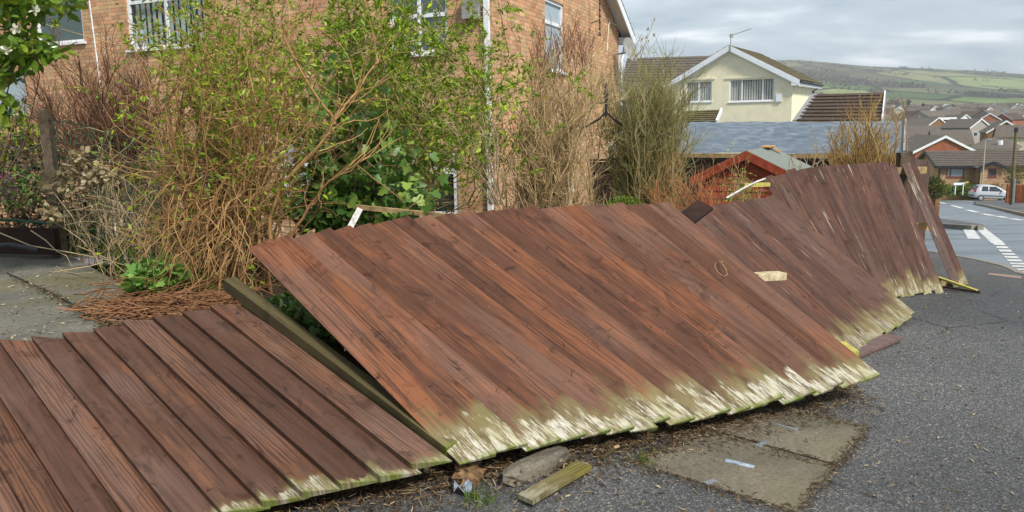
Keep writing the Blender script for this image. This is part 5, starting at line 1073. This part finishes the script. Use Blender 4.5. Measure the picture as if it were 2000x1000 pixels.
# C: ivy climbing in the middle
ivl = []; ST = []
for (pxs, pys, d, dd, n, ns) in [((585, 735), (140, 290), 6.2, .2, 520, 22), ((600, 815), (250, 430), 6.1, .3, 1100, 44), ((720, 820), (320, 435), 6.0, .2, 380, 16), ((540, 700), (350, 470), 5.9, .2, 330, 16)]:
    c, r_ = env(pxs, pys, d, dd); B0 = base_pts(ns, at(715, 450, d), (.45, .2), at(715, 450, d)[2]); P = bez(B0, ell(ns, c, r_, shell=.2), 8, .16, .12, .16); ST.append(P); p, dr = pts_on(P, n, .3, 1.)
    p = p+rv(n, .085); ivl.append(leaves(p, rv(n, .7)+np.array((0, -.4, -.45)), .088, 'ivy', .3, .12, .45, .30))
P = np.concatenate(ST); s, d = sprout(P, 3, .4, 1., 1.4); P2 = walk(s, d, .3, 4, .3, (0, 0, -.05))
shrub('ivy', 'glossy dark green ivy climbing in a mound behind the panel head', 'ivy', at(740, 440, 6.2), [(P, .006, .003, .4, 0), (P2, .0025, .001, .6, 0)], M['tw_brown'], ivl, M['lf_ivy'])
c, r_ = env((525, 665), (545, 690), 4.6, .32); c = np.array((-1.25, 4.45, .42)); p = ell(520, c, (.55, .5, .16), -.2)
p = p[p[:, 2] < .62]; shrub('ivy', 'ivy growing in the gap under the lifted edge of the orange brown panel', 'ivy', (*c[:2], .35), [(bez(base_pts(12, c, (.4, .3), .36), p[:12], 5, .2, .1), .004, .002, .3, 0)], M['tw_brown'], [leaves(p, rv(len(p), .8)+np.array((.1, -.5, .1)), .07, 'ivy', .8, .1, .4)], M['lf_ivy'])
# D: beige leafless shrub against the gable
def fan(label, cat, base, n, rb_, targets, tm, tones, r, m2, l2, m3, l3, up=.1, moss=0, trop=(0, 0, .16), bulge=.07, name='shrub', extra=(), foliage=None, fmat=None):
    T = np.concatenate([ell(int(n*w), *env(pxs, pys, d, dd), shell=.15) for (pxs, pys, d, dd, w) in targets]); B = base_pts(len(T), base, rb_, base[2]); P = bez(B, T, 9, bulge, up, .06)
    s, d = sprout(P, m2, .22, 1., .75); P2 = walk(s, d, rng.uniform(.4, 1.25, len(s))*l2, 5, .14, trop)
    s, d = sprout(P2, m3, .1, 1., .75); P3 = walk(s, d, rng.uniform(.4, 1.25, len(s))*l3, 3, .16, trop)
    fl = foliage(P3) if foliage else None
    return shrub(name, label, cat, base, [(P, r, r*.4, tones[0], moss*.3), (P2, r*.4, r*.2, tones[1], moss*.6), (P3, r*.24, r*.13, tones[2], moss)], tm, fl, fmat, extra)
bd = at(1075, 420, 8.8); bd[2] = -.6
fan('tall leafless beige shrub against the gable wall', 'shrub', bd, 74, (.55, .3), [((985, 1172), (115, 275), 8.8, .5, .78), ((1000, 1115), (230, 400), 8.6, .4, .22)], M['tw_beige'], (.45, .62, .66), .013, 11, .42, 7, .24)
tp = np.concatenate([ell(60, *env((1010, 1170), (95, 190), 8.8, .4))]); P = walk(tp, np.array((0, 0, 1.))+rv(60, .25), .35, 4, .12, (0, 0, .15)); s, d = sprout(P, 7, .1, 1, .7); P2 = walk(s, d, .2, 3, .14, (0, 0, .15))
shrub('red_tipped_shrub', 'reddish brown twig tips crowning the beige shrub', 'shrub', tp[0], [(P, .0045, .002, .7, 0), (P2, .003, .0014, .75, 0)], M['tw_brown'])
# E: green stemmed broom
be = at(1256, 410, 9.6); be[2] = -.6
fan('bushy broom with green upright stems and a bare woody base', 'shrub', be, 150, (.14, .14), [((1188, 1335), (150, 250), 9.6, .5, .7), ((1196, 1352), (200, 290), 9.5, .5, .3)], M['tw_green'], (.4, .5, .5), .012, 8, .42, 8, .26, .02, .55, name='broom', bulge=.06, trop=(0, 0, .10))
sp1 = bez(np.array([at(1225, 200, 9.6)]), np.array([at(1277, 42, 9.5)]), 8, .03); s, d = sprout(sp1, 9, .4, 1, 1.); P2 = walk(s, d, .12, 3, .2)
shrub('tall_seed_stem', 'single tall dry stem with seed heads above the broom', 'plant', at(1225, 200, 9.6), [(sp1, .006, .003, .6, 0), (P2, .003, .0015, .7, 0)], M['tw_dry'], [leaves(*(lambda q: (q[0]+rv(len(q[0]), .012), q[1]))(ends(np.repeat(P2, 4, 0))), .03, 'petal', .5)], M['lf_dry'])
# F: red orange stems in front of the shed
b6 = at(1400, 420, 8.6); b6[2] = -.3
fan('low spray of red orange stems in front of the red shed', 'shrub', b6, 46, (.5, .3), [((1262, 1435), (350, 400), 8.8, .5, 1.)], M['tw_red'], (.5, .6, .65), .0065, 6, .42, 3, .2, .0, name='dogwood', bulge=.16)
b7 = at(1440, 380, 8.4); b7[2] = -.2
tw7, fl7 = tangle('', b7, (.3, .2), [((1400, 1500), (325, 390), 8.5, .3, 1.)], 16, None, None, 420, .045, tone=.7, m2=7, m3=3, gl=.1, r=.005, l2=(.3, .15))
shrub('yellow_green_shrub', 'wispy yellow green leafy shrub before the shed gable', 'shrub', b7, tw7, M['tw_dry'], fl7, M['lf_privet'])
# G: golden willow
b8 = at(1690, 335, 11.8); b8[2] = -.5
fan('golden stemmed leafless willow in front of the blue grey roof', 'shrub', b8, 84, (.3, .25), [((1605, 1772), (228, 315), 11.8, .5, .85), ((1600, 1740), (280, 340), 11.6, .4, .15)], M['tw_gold'], (.4, .5, .55), .016, 5, .5, 3, .26, .08, name='willow')
b9 = at(1572, 340, 11.2); b9[2] = -.3
fan('little bundle of pale dry stalks left of the willow', 'shrub', b9, 22, (.18, .1), [((1535, 1605), (305, 335), 11.2, .2, 1.)], M['tw_dry'], (.6, .7, .7), .009, 3, .2, 2, .08, name='dry_stalks')
# H: brown twiggy shrub left, camellia, small green shrub
b10 = atz(200, 520, .2)+np.array((0, 1.2, 0)); b10[2] = .15
fan('red brown leafless twiggy shrub below the left windows', 'shrub', b10, 66, (.6, .4), [((80, 300), (95, 290), 7.4, .6, .75), ((40, 380), (170, 330), 7.2, .6, .25)], M['tw_brown'], (.3, .45, .5), .010, 11, .5, 8, .24, .06, trop=(0, 0, .08))
cm = []; P0 = []
for (pxs, pys, d, dd, n) in [((-120, 45), (-80, 185), 5.2, .4, 620), ((-60, 165), (-90, 45), 5.3, .35, 460), ((0, 120), (70, 125), 5.2, .2, 170), ((-60, 40), (170, 235), 5.2, .2, 80)]:
    c, r_ = env(pxs, pys, d, dd); p = ell(n, c, r_, shell=.3); cm.append(leaves(p, rv(n, .7)+np.array((0, -.3, -.25)), .092, 'oval', .8, .15, .45, .28)); P0.append(p[:3])
P0 = np.concatenate(P0); bc_ = at(-110, 430, 5.5); bc_[2] = .2; P = bez(base_pts(len(P0), bc_, (.15, .15), .2), P0, 8, .08, .1, .05)
fw0 = np.array([at(x, y, 4.95) for x, y in ((32, 57), (14, 98), (70, 20))]); fl = []
for f_ in fw0: k = 9; a = np.arange(k)*2.4; dv = np.stack([np.cos(a), -.5+0*a, np.sin(a)], 1); fl.append(leaves(np.repeat(f_[None], k, 0), dv, .036, 'petal', .2, .1, .7, .1))
shrub('camellia', 'glossy green camellia with a few white flowers in the top corner', 'shrub', bc_, [(P, .008, .003, .3, 0)], M['tw_brown'], cm, M['lf_camellia'], [('flower', [f_], M['lf_white']) for f_ in fl])
b11 = at(1218, 412, 7.6); b11[2] = .2; c, r_ = env((1180, 1260), (384, 425), 7.6, .2); p = ell(900, c, r_, -.6); P = bez(base_pts(20, b11, (.1, .1), .2), p[:20], 5, .1)
shrub('evergreen_shrub', 'small rounded green shrub at the foot of the dark gate', 'shrub', b11, [(P, .004, .002, .3, 0)], M['tw_brown'], [leaves(p, rv(900, .6)+np.array((0, -.3, .7)), .035, 'lance', .6, .2, .55)], M['lf_shrub'])
# I: dead stems standing along the wire mesh and hanging over the edge
B0 = np.concatenate([np.array([atz(x, y, .40) for x, y in zip(np.linspace(120, 480, 150)+rng.normal(0, 16, 150), np.interp(np.linspace(120, 480, 150), [120, 250, 480], [500, 560, 590])-rng.uniform(0, 50, 150))])])
E0 = B0+np.stack([rng.normal(.05, .18, 150), rng.normal(.1, .15, 150), rng.uniform(.35, 1.15, 150)], 1); P = bez(B0, E0, 8, .12, .0, .10)
s, d = sprout(P, 5, .2, 1., 1.4); P2 = walk(s, d, rng.uniform(.12, .5, len(s)), 4, .25, (0, 0, -.05)); p, dr = pts_on(P2, 700, .1, 1.)
shrub('dead_stems', 'dense dead straw coloured stems standing against the wire mesh fence', 'dead plants', atz(300, 560, .42), [(P, .0052, .002, .55, 0), (P2, .0026, .001, .65, 0)], M['tw_dry'], [leaves(p, dr+rv(len(p), .6), .04, 'lance', .6, .2, .35)], M['lf_privet'])
n = 38; B0 = np.array([at(x, y, 5.0) for x, y in zip(rng.uniform(330, 500, n), rng.uniform(330, 470, n))]); E0 = np.array([at(x, y, 4.75) for x, y in zip(rng.uniform(250, 500, n), rng.uniform(480, 610, n))]); P = bez(B0, E0, 9, .14, .12, .10); s, d = sprout(P, 3, .2, 1, 1.4); P2 = walk(s, d, .25, 4, .3, (0, 0, -.1))
shrub('hanging_stems', 'curling rusty orange stems hanging down by the heads of the flat panel', 'dead plants', at(420, 400, 5.), [(P, .0058, .002, .5, 0), (P2, .0024, .001, .6, 0)], M['tw_orange'])
n = 5; P = np.array([[at(110, 520, 6.2), at(125, 530, 6.0), at(150, 535, 5.8), at(180, 532, 5.6), at(210, 517, 5.55)], [at(105, 532, 5.7), at(140, 526, 5.6), at(175, 520, 5.6), at(205, 512, 5.7), at(230, 505, 5.8)], [at(150, 480, 6.1), at(210, 505, 5.7), at(262, 545, 5.3), at(300, 570, 5.1), at(330, 600, 5.0)], [at(0, 455, 6.6), at(60, 480, 6.3), at(130, 492, 6.1), at(200, 505, 5.8), at(250, 520, 5.6)], [at(60, 450, 6.4), at(90, 470, 6.3), at(110, 490, 6.2), at(130, 500, 6.1), at(140, 520, 6.0)]])
shrub('loose_branches', 'few loose bare branches lying across the back patio slab', 'branches', at(180, 530, 5.7), [(P, .007, .003, .6, 0)], M['tw_dry'])
# pile of dead stems and the fresh green plant
n = 560; c = np.array((*atz(330, 622, .5)[:2], .44)); c = atz(335, 610, .46); a = rng.normal(0, .5, n); dv = np.stack([np.cos(a), np.sin(a)*.6+.25, rng.normal(0, .10, n)], 1)
st_ = c+np.stack([rng.normal(.02, .20, n), rng.normal(.02, .16, n), np.abs(rng.normal(0, .055, n))+.01], 1); P = walk(st_-unit(dv)*.18, dv, rng.uniform(.2, .45, n), 5, .2, (0, 0, -.04)); P[..., 2] = np.maximum(P[..., 2], .445)
V, F, cc = tubes([(P, .0048, .002, .45, 0)]); tag(np_mesh('dead_stem_pile', V, F, M['tw_dead'], None, cc, loc=c), 'matted heap of dead rusty stems at the head of the flat panel', 'dead stems', kind='stuff')
c, r_ = env((252, 362), (505, 588), 4.85, .22); p = ell(430, c, r_, -.7, .35); b12 = c-np.array((0, 0, r_[2])); P = bez(base_pts(60, b12, (.1, .1), b12[2]), p[:60], 5, .15, .1)
shrub('geranium', 'fresh green lobed leaf plant growing on the dead stem heap', 'plant', b12, [(P, .003, .002, .6, .8)], M['tw_green'], [leaves(p, rv(430, .6)+np.array((0, -.5, .5)), .060, 'lobed', 1.1, .08, .5, .22)], M['lf_fresh'])
def tuft(label, px, z, n, h, sp, name='grass_tuft', m='lf_grass', d=None):
    c = atz(*px, z) if d is None else at(*px, d); p = c+np.stack([rng.normal(0, sp, n), rng.normal(0, sp, n), np.zeros(n)], 1); dv = np.stack([rng.normal(0, .3, n), rng.normal(0, .3, n), np.ones(n)], 1)
    V, F, cc = leaves(p, dv, h, 'blade', .1, .02, .55); return tag(np_mesh(name, V, F, M[m], None, cc, loc=c), label, 'grass', kind='stuff')
tuft('bright grass tuft right of the green lobed plant', (405, 585), .44, 90, .22, .09); tuft('bright green grass seen through the mesh behind the patio', (165, 492), .30, 260, .42, .10); tuft('grass tuft behind the dead stems in the middle of the mesh', (320, 520), .38, 200, .3, .22)
tuft('little green weed by the rotten stump', (940, 985), .0, 40, .07, .035); tuft('small green weed under the panel foot beside the mossy plank', (1255, 905), .0, 50, .05, .04)
# dried hydrangea heads
hy = []; hp0 = [(160, 305), (145, 330), (178, 345), (120, 345), (95, 365), (135, 365), (100, 410), (108, 425), (215, 345), (200, 335)]
for i, (x, y) in enumerate(hp0): c = at(x, y, 5.9); k = 44; p = ell(k, c, (.075, .06, .05)); hy.append(leaves(p, rv(k, .8)+np.array((0, -.4, .2)), .05, 'petal', .4, .2, .5, .25))
P = bez(np.repeat(atz(190, 505, .4)[None]+np.array((0, .6, 0)), 10, 0)+rv(10, .08), np.array([at(x, y, 5.92) for x, y in hp0]), 7, .1, .15); shrub('hydrangea', 'dried papery hydrangea heads leaning through the wire mesh', 'plant', atz(190, 505, .4)+np.array((0, .6, 0)), [(P, .005, .003, .6, 0)], M['tw_dry'], extra=[('flower_head', [f_], M['lf_dry']) for f_ in hy])
c, r_ = env((-10, 26), (338, 400), 6.8, .12); p = ell(260, c, r_); c2, r2_ = env((-20, 80), (325, 410), 6.9, .2); p2 = ell(150, c2, r2_)
shrub('purple_flowering_plant', 'plant with purple flowers at the edge behind the wire mesh', 'plant', c2-np.array((0, 0, r2_[2])), [(bez(np.repeat((c2-np.array((0, 0, r2_[2])))[None], 12, 0), p2[:12], 5, .1), .004, .002, .4, .8)], M['tw_green'], [leaves(p2, rv(150, .6)+np.array((0, -.4, .3)), .08, 'lance', .8)], M['lf_ivy'], [('blossoms', [leaves(p, rv(260, 1.), .022, 'petal', .5)], M['lf_purple'])])
c, r_ = env((-30, 75), (210, 330), 8.2, .4); p = ell(620, c, r_, shell=.3); shrub('variegated_shrub', 'yellow green leafy shrub far left behind the wire mesh', 'shrub', c-np.array((0, 0, r_[2]+.8)), [(bez(np.repeat((c-np.array((0, 0, r_[2]+.8)))[None], 24, 0)+rv(24, .05), p[:24], 6, .1), .007, .003, .4, 0)], M['tw_brown'], [leaves(p, rv(620, .8)+np.array((0, -.3, .3)), .07, 'oval', .8, .2, .7)], M['lf_privet'])
c, r_ = env((-60, 190), (250, 470), 7.7, .3); p = ell(1500, c, r_, shell=.2); shrub('brown_hedge', 'brown withered hedge behind the wire mesh at the left', 'hedge', c-np.array((0, 0, r_[2])), [(bez(np.repeat((c-np.array((0, 0, r_[2])))[None], 24, 0)+rv(24, .2), p[:24], 6, .1), .007, .003, .3, 0)], M['tw_brown'], [leaves(p, rv(1500, .8)+np.array((0, -.3, .0)), .07, 'oval', .8, .2, .35)], M['lf_litter'])
c, r_ = env((170, 300), (240, 300), 8.2, .3); p = ell(520, c, r_, shell=.2); shrub('hydrangea', 'large faded beige hydrangea bush behind the mesh below the brick wall', 'shrub', c-np.array((0, 0, r_[2]+.6)), [(bez(np.repeat((c-np.array((0, 0, r_[2]+.6)))[None], 24, 0)+rv(24, .12), p[:24], 6, .1), .006, .003, .5, 0)], M['tw_dry'], [leaves(p, rv(520, .8)+np.array((0, -.4, .2)), .075, 'petal', .5)], M['lf_dry'])
# wire mesh fence with its posts
mf = thing('wire_mesh_fence', 'sagging green plastic coated wire mesh fence with weathered posts', 'fence', at(200, 480, 6.6))
mp_ = [np.array(p) for p in (at(-60, 300, 7.2), at(90, 300, 6.9), at(185, 300, 6.5), at(290, 300, 6.2), at(400, 300, 5.9), at(520, 300, 5.8), at(640, 300, 5.8), at(860, 300, 6.1))]; mtop = [225, 228, 250, 275, 285, 330, 350, 370]; tops = [at(PX+FPX*p[0]/p[1]*.98, y, p[1])[2] for p, y in zip(mp_, mtop)]
mb = MB(); L_ = [0]
for a, b_ in zip(mp_[:-1], mp_[1:]): L_.append(L_[-1]+np.linalg.norm((b_-a)[:2]))
def mpos(u): return np.array([np.interp(u, L_, [p[k] for p in mp_]) for k in range(2)])+np.array((0, .025*math.sin(u*5)))
def mt_(u): return np.interp(u, L_, tops)
nu = int(L_[-1]/.075); us = np.linspace(0, L_[-1], nu)
for u in us: p = mpos(u); z0_ = .3; mb.tube([(p[0]+.01*math.sin(u*9), p[1], z) for z in np.linspace(z0_, mt_(u)+.0, 4)], .003, 3, False)
for j in range(17):
    f = j/16; mb.tube([(*mpos(u), .3+(mt_(u)-.3)*f+.012*math.sin(u*7+j)) for u in us[::3]], .003 if j < 16 else .005, 3, False)
part('mesh', mb, M['wire'], mf)
for (x, y0, y1, d, wd, mt) in ((88, 214, 500, 6.85, .085, 'greypost'), (100, 330, 500, 6.75, .09, 'greypost'), (250, 350, 560, 6.4, .07, 'greypost'), (300, 300, 560, 6.6, .09, 'greypost'), (490, 350, 520, 5.9, .09, 'greypost'), (420, 330, 560, 6.0, .07, 'greypost')):
    p = at(x, y0, d); part('post', MB().box((p[0], p[1], (p[2]+.1)/2), (wd, wd, p[2]-.1)), M[mt], mf)
plank('timber_edging', 'dark timber edging at the back of the patio', 'edging', at(-60, 468, 6.9), at(112, 472, 6.6), .06, .24, M['gate'])
tag(part('black_pipe', MB().tube([at(-30, 483, 6.3), at(20, 478, 6.3), at(75, 488, 6.25)], .022), M['black']), 'black pipe lying along the back of the patio', 'pipe')
tag(part('green_pole', MB().tube([at(-20, 428, 6.6), at(40, 431, 6.6), at(106, 437, 6.55)], .012), M['wire']), 'short green pole lying level across the mesh', 'pole')
# hedges and trees near the bungalow and in the valley
def bush(name, label, cat, pxs, pys, d, dd, n, sz, mat, top=-.9):
    c, r_ = env(pxs, pys, d, dd); p = ell(n, c, r_*np.array((1, 1, 1)), top, .25); b_ = c-np.array((0, 0, r_[2])); return shrub(name, label, cat, b_, [(bez(np.repeat(b_[None], 14, 0)+rv(14, .1*r_[0]), p[:14], 5, .1), r_[0]*.02, r_[0]*.008, .4, 0)], M['tw_brown'], [leaves(p, rv(n, .8)+np.array((0, -.3, .4)), sz, 'oval', .7, .2, .5, .3)], mat)
bush('hedge', 'yellow green clipped bush behind the brick gate pier', 'hedge', (1804, 1845), (344, 392), 19.5, .4, 1500, .05, M['lf_hedge'])
c, r_ = env((1836, 1912), (360, 382), 76.2, .5); p = c+rng.uniform(-1, 1, (1900, 3))*np.array((2.6, .5, .55)); shrub('hedge', 'low dark hedge along the bungalow front', 'hedge', c-np.array((0, 0, .5)), [(bez(np.repeat(c[None], 8, 0), p[:8], 4, .1), .03, .01, .3, 0)], M['tw_brown'], [leaves(p, rv(1900, .8), .2, 'oval', .6)], M['lf_shrub'])
bush('small_tree', 'bare yellowish bush growing by the telegraph pole', 'tree', (1962, 1998), (320, 365), 72, 1., 700, .16, M['lf_hedge'])
bush('shrub', 'brown garden shrub between the car and the bungalow wall', 'shrub', (1925, 1962), (352, 376), 75.6, .5, 500, .14, M['lf_litter'])
def tree(label, x, y0, y1, d, wpx, kind, group):
    a, b_ = at(x, y1, d), at(x, y0, d); h = b_[2]-a[2]; w_ = wpx/2/FPX*d; t = thing('conifer' if kind == 'c' else 'bare_tree', label, 'tree', a, group=group)
    part('trunk', MB().tube([a-np.array((0, 0, 3)), a+np.array((0, 0, h*.5)), a+np.array((0, 0, h*.9))], [w_*.09, w_*.06, w_*.02], 6), M['bark'], t)
    if kind == 'c': u = rng.uniform(0, 1, 900)**.7; q = rng.uniform(0, 2*math.pi, 900); rr_ = w_*(1-u)*rng.uniform(.5, 1.1, 900)+.1; u = 1-(1-u); p = a+np.stack([rr_*np.cos(q), rr_*np.sin(q), h*u], 1); L = leaves(p, np.stack([np.cos(q), np.sin(q), -.3+0*q], 1)+rv(900, .3), w_*.42, 'lance', .5); m_ = M['lf_conifer']
    else: p = ell(800, a+np.array((0, 0, h*.58)), (w_, w_, h*.44), -1, .1); p += rv(800, w_*.06); L = leaves(p, rv(800, 1.)+np.array((0, 0, .4)), w_*.17, 'lance', .5); m_ = M['lf_far']
    V, F, cc = L; np_mesh('crown', V, F, m_, t, cc)
tree('dark pointed conifer above the town, taller of the two', 1772, 194, 216, 690, 12, 'c', 'conifers in the town'); tree('dark pointed conifer above the town, right of the taller one', 1802, 202, 218, 640, 10, 'c', 'conifers in the town')
tree('rounded dark tree at the left end of the town below the hill', 1742, 192, 214, 800, 22, 'b', 'trees of the valley')
for i, (x, y0, w_) in enumerate([(1862, 208, 26), (1880, 204, 34), (1902, 210, 30), (1922, 211, 26), (1945, 212, 36), (1962, 208, 28), (1985, 207, 30), (2004, 201, 40)]):
    tree(('first', 'second', 'third', 'fourth', 'fifth', 'sixth', 'seventh', 'last')[i]+' bare brown tree of the row behind the town, counting from the conifers', x, y0, 232, 560+17*((i*5) % 7), w_, 'b', 'trees of the valley')
# woods and hedgerow trees on the hill
n = 15000; u = rng.uniform(0, 1, n); hx = rng.uniform(450, 3000, n); hy_ = 960+1430*u; fx = np.sin(hx*.0062+hy_*.0021)+np.sin(hx*.0031-hy_*.0052+1.3)+.8*np.sin(hx*.012+hy_*.0085)+np.cos(hy_*.011+hx*.002); k = (np.abs(fx) < .09) | ((fx > 1.9)) | ((u < .13) & (fx > .1)); hx, hy_ = hx[k], hy_[k]; hx += rng.normal(0, 5, len(hx))
hz = np.array([hill_z(a, b_) for a, b_ in zip(hx, hy_)]); m = 9; p = np.repeat(np.stack([hx, hy_, hz+2.5], 1), m, 0)+rv(len(hx)*m)*np.array((3.2, 3.2, 2.0)); V, F, cc = leaves(p, rv(len(p), 1.), 4.2, 'oval', .6, .2, .4)
tag(np_mesh('woodland', V, F, M['lf_far'], None, cc), 'hedgerows and woods on the hillside', 'woodland', kind='stuff')
# fallen leaves, bark bits and dead moss on patio and pavement
def litter(name, label, n, fn, size, mat, tone=.5, shape='lance'):
    p = fn(n); V, F, cc = leaves(p, np.stack([rng.normal(size=len(p)), rng.normal(size=len(p)), rng.normal(0, .12, len(p))], 1), size, shape, 3., .12, tone, .3); tag(np_mesh(name, V, F, mat, None, cc), label, 'litter', kind='stuff')
def on_pave(n, pxs, pys, conc=None):
    x = rng.uniform(*pxs, n); y = rng.uniform(*pys, n)
    return np.array([hit(a, b_)+np.array((0, 0, .006)) for a, b_ in zip(x, y)])
def strip(n):
    x = rng.uniform(-1.6, 2.05, n); b_ = np.interp(x, [-1.2, -.3, 1.0, 2.3], [2.86, 3.12, 3.62, 4.3]); y = b_-np.abs(rng.normal(0, .20, n))+.25; z = np.abs(rng.normal(0, .012, n))+.008; return np.stack([x, y, z], 1)
litter('leaf_litter', 'dead needles, moss and leaf bits along the foot of the fallen panels', 11000, strip, .045, M['lf_litter'], .45, 'needle')
litter('scattered_leaves', 'few dry leaf bits scattered over the pavement', 420, lambda n: np.concatenate([on_pave(n, (1000, 2000), (620, 1000)), on_pave(n//3, (1700, 2000), (560, 700))]), .03, M['lf_litter'], .6)
def on_patio(n): x = rng.uniform(0, 255, n); y = np.interp(x, [0, 130, 255], [495, 500, 575])+rng.uniform(0, 1, n)*(np.interp(x, [0, 200, 255], [690, 645, 620])-np.interp(x, [0, 130, 255], [495, 500, 575])); return np.array([atz(a, b_, ZP+.01) for a, b_ in zip(x, y)])
litter('patio_leaves', 'pale dry leaf flecks scattered over the concrete patio', 420, on_patio, .028, M['lf_litter'], .75)
litter('patio_petals', 'few white petals dropped on the concrete patio', 9, on_patio, .07, M['lf_white'], .8)
def joint(n): t = rng.uniform(0, 1, n)**.7; x = np.interp(t, [0, .4, 1], [10, 100, 225]); y = np.interp(t, [0, .4, 1], [533, 574, 640]); return np.array([atz(a, b_, ZP+.012) for a, b_ in zip(x+rng.normal(0, 5, n), y+rng.normal(0, 4, n))])
litter('joint_debris', 'dark bits gathered in the joint between the patio slabs', 500, joint, .03, M['lf_litter'], .25)
def slab_edge(n):
    px = [(1376, 836), (1500, 786), (1696, 835), (1632, 908), (1552, 1000), (1240, 905), (1372, 839), (1632, 909)]; k = rng.integers(0, 7, n); t = rng.uniform(0, 1, n)
    return np.array([atz(px[a][0]+(px[a+1][0]-px[a][0])*u+rng.normal(0, 7), px[a][1]+(px[a+1][1]-px[a][1])*u+rng.normal(0, 4), .016) for a, u in zip(k, t)])
litter('slab_debris', 'dirt and dead moss bits gathered round the concrete utility covers', 1300, slab_edge, .035, M['lf_litter'], .35, 'needle')
# ------------------------------------------------------------------ air
hz_ = bpy.data.materials.new('haze'); hz_.use_nodes = True; t = hz_.node_tree; t.nodes.clear(); pv = t.nodes.new('ShaderNodeVolumePrincipled'); o_ = t.nodes.new('ShaderNodeOutputMaterial'); t.links.new(pv.outputs[0], o_.inputs['Volume'])
pv.inputs['Density'].default_value = .00024; pv.inputs['Color'].default_value = (.86, .93, 1., 1); pv.inputs['Anisotropy'].default_value = .0
tag(part('haze', MB().box((0, 0, 0), (2, 2, 2)), hz_), 'thin bluish haze filling the valley', 'haze', kind='stuff')
hzo = bpy.data.objects['haze']; hzo.location = (0, 1900, 60); hzo.scale = (4600, 2500, 320)
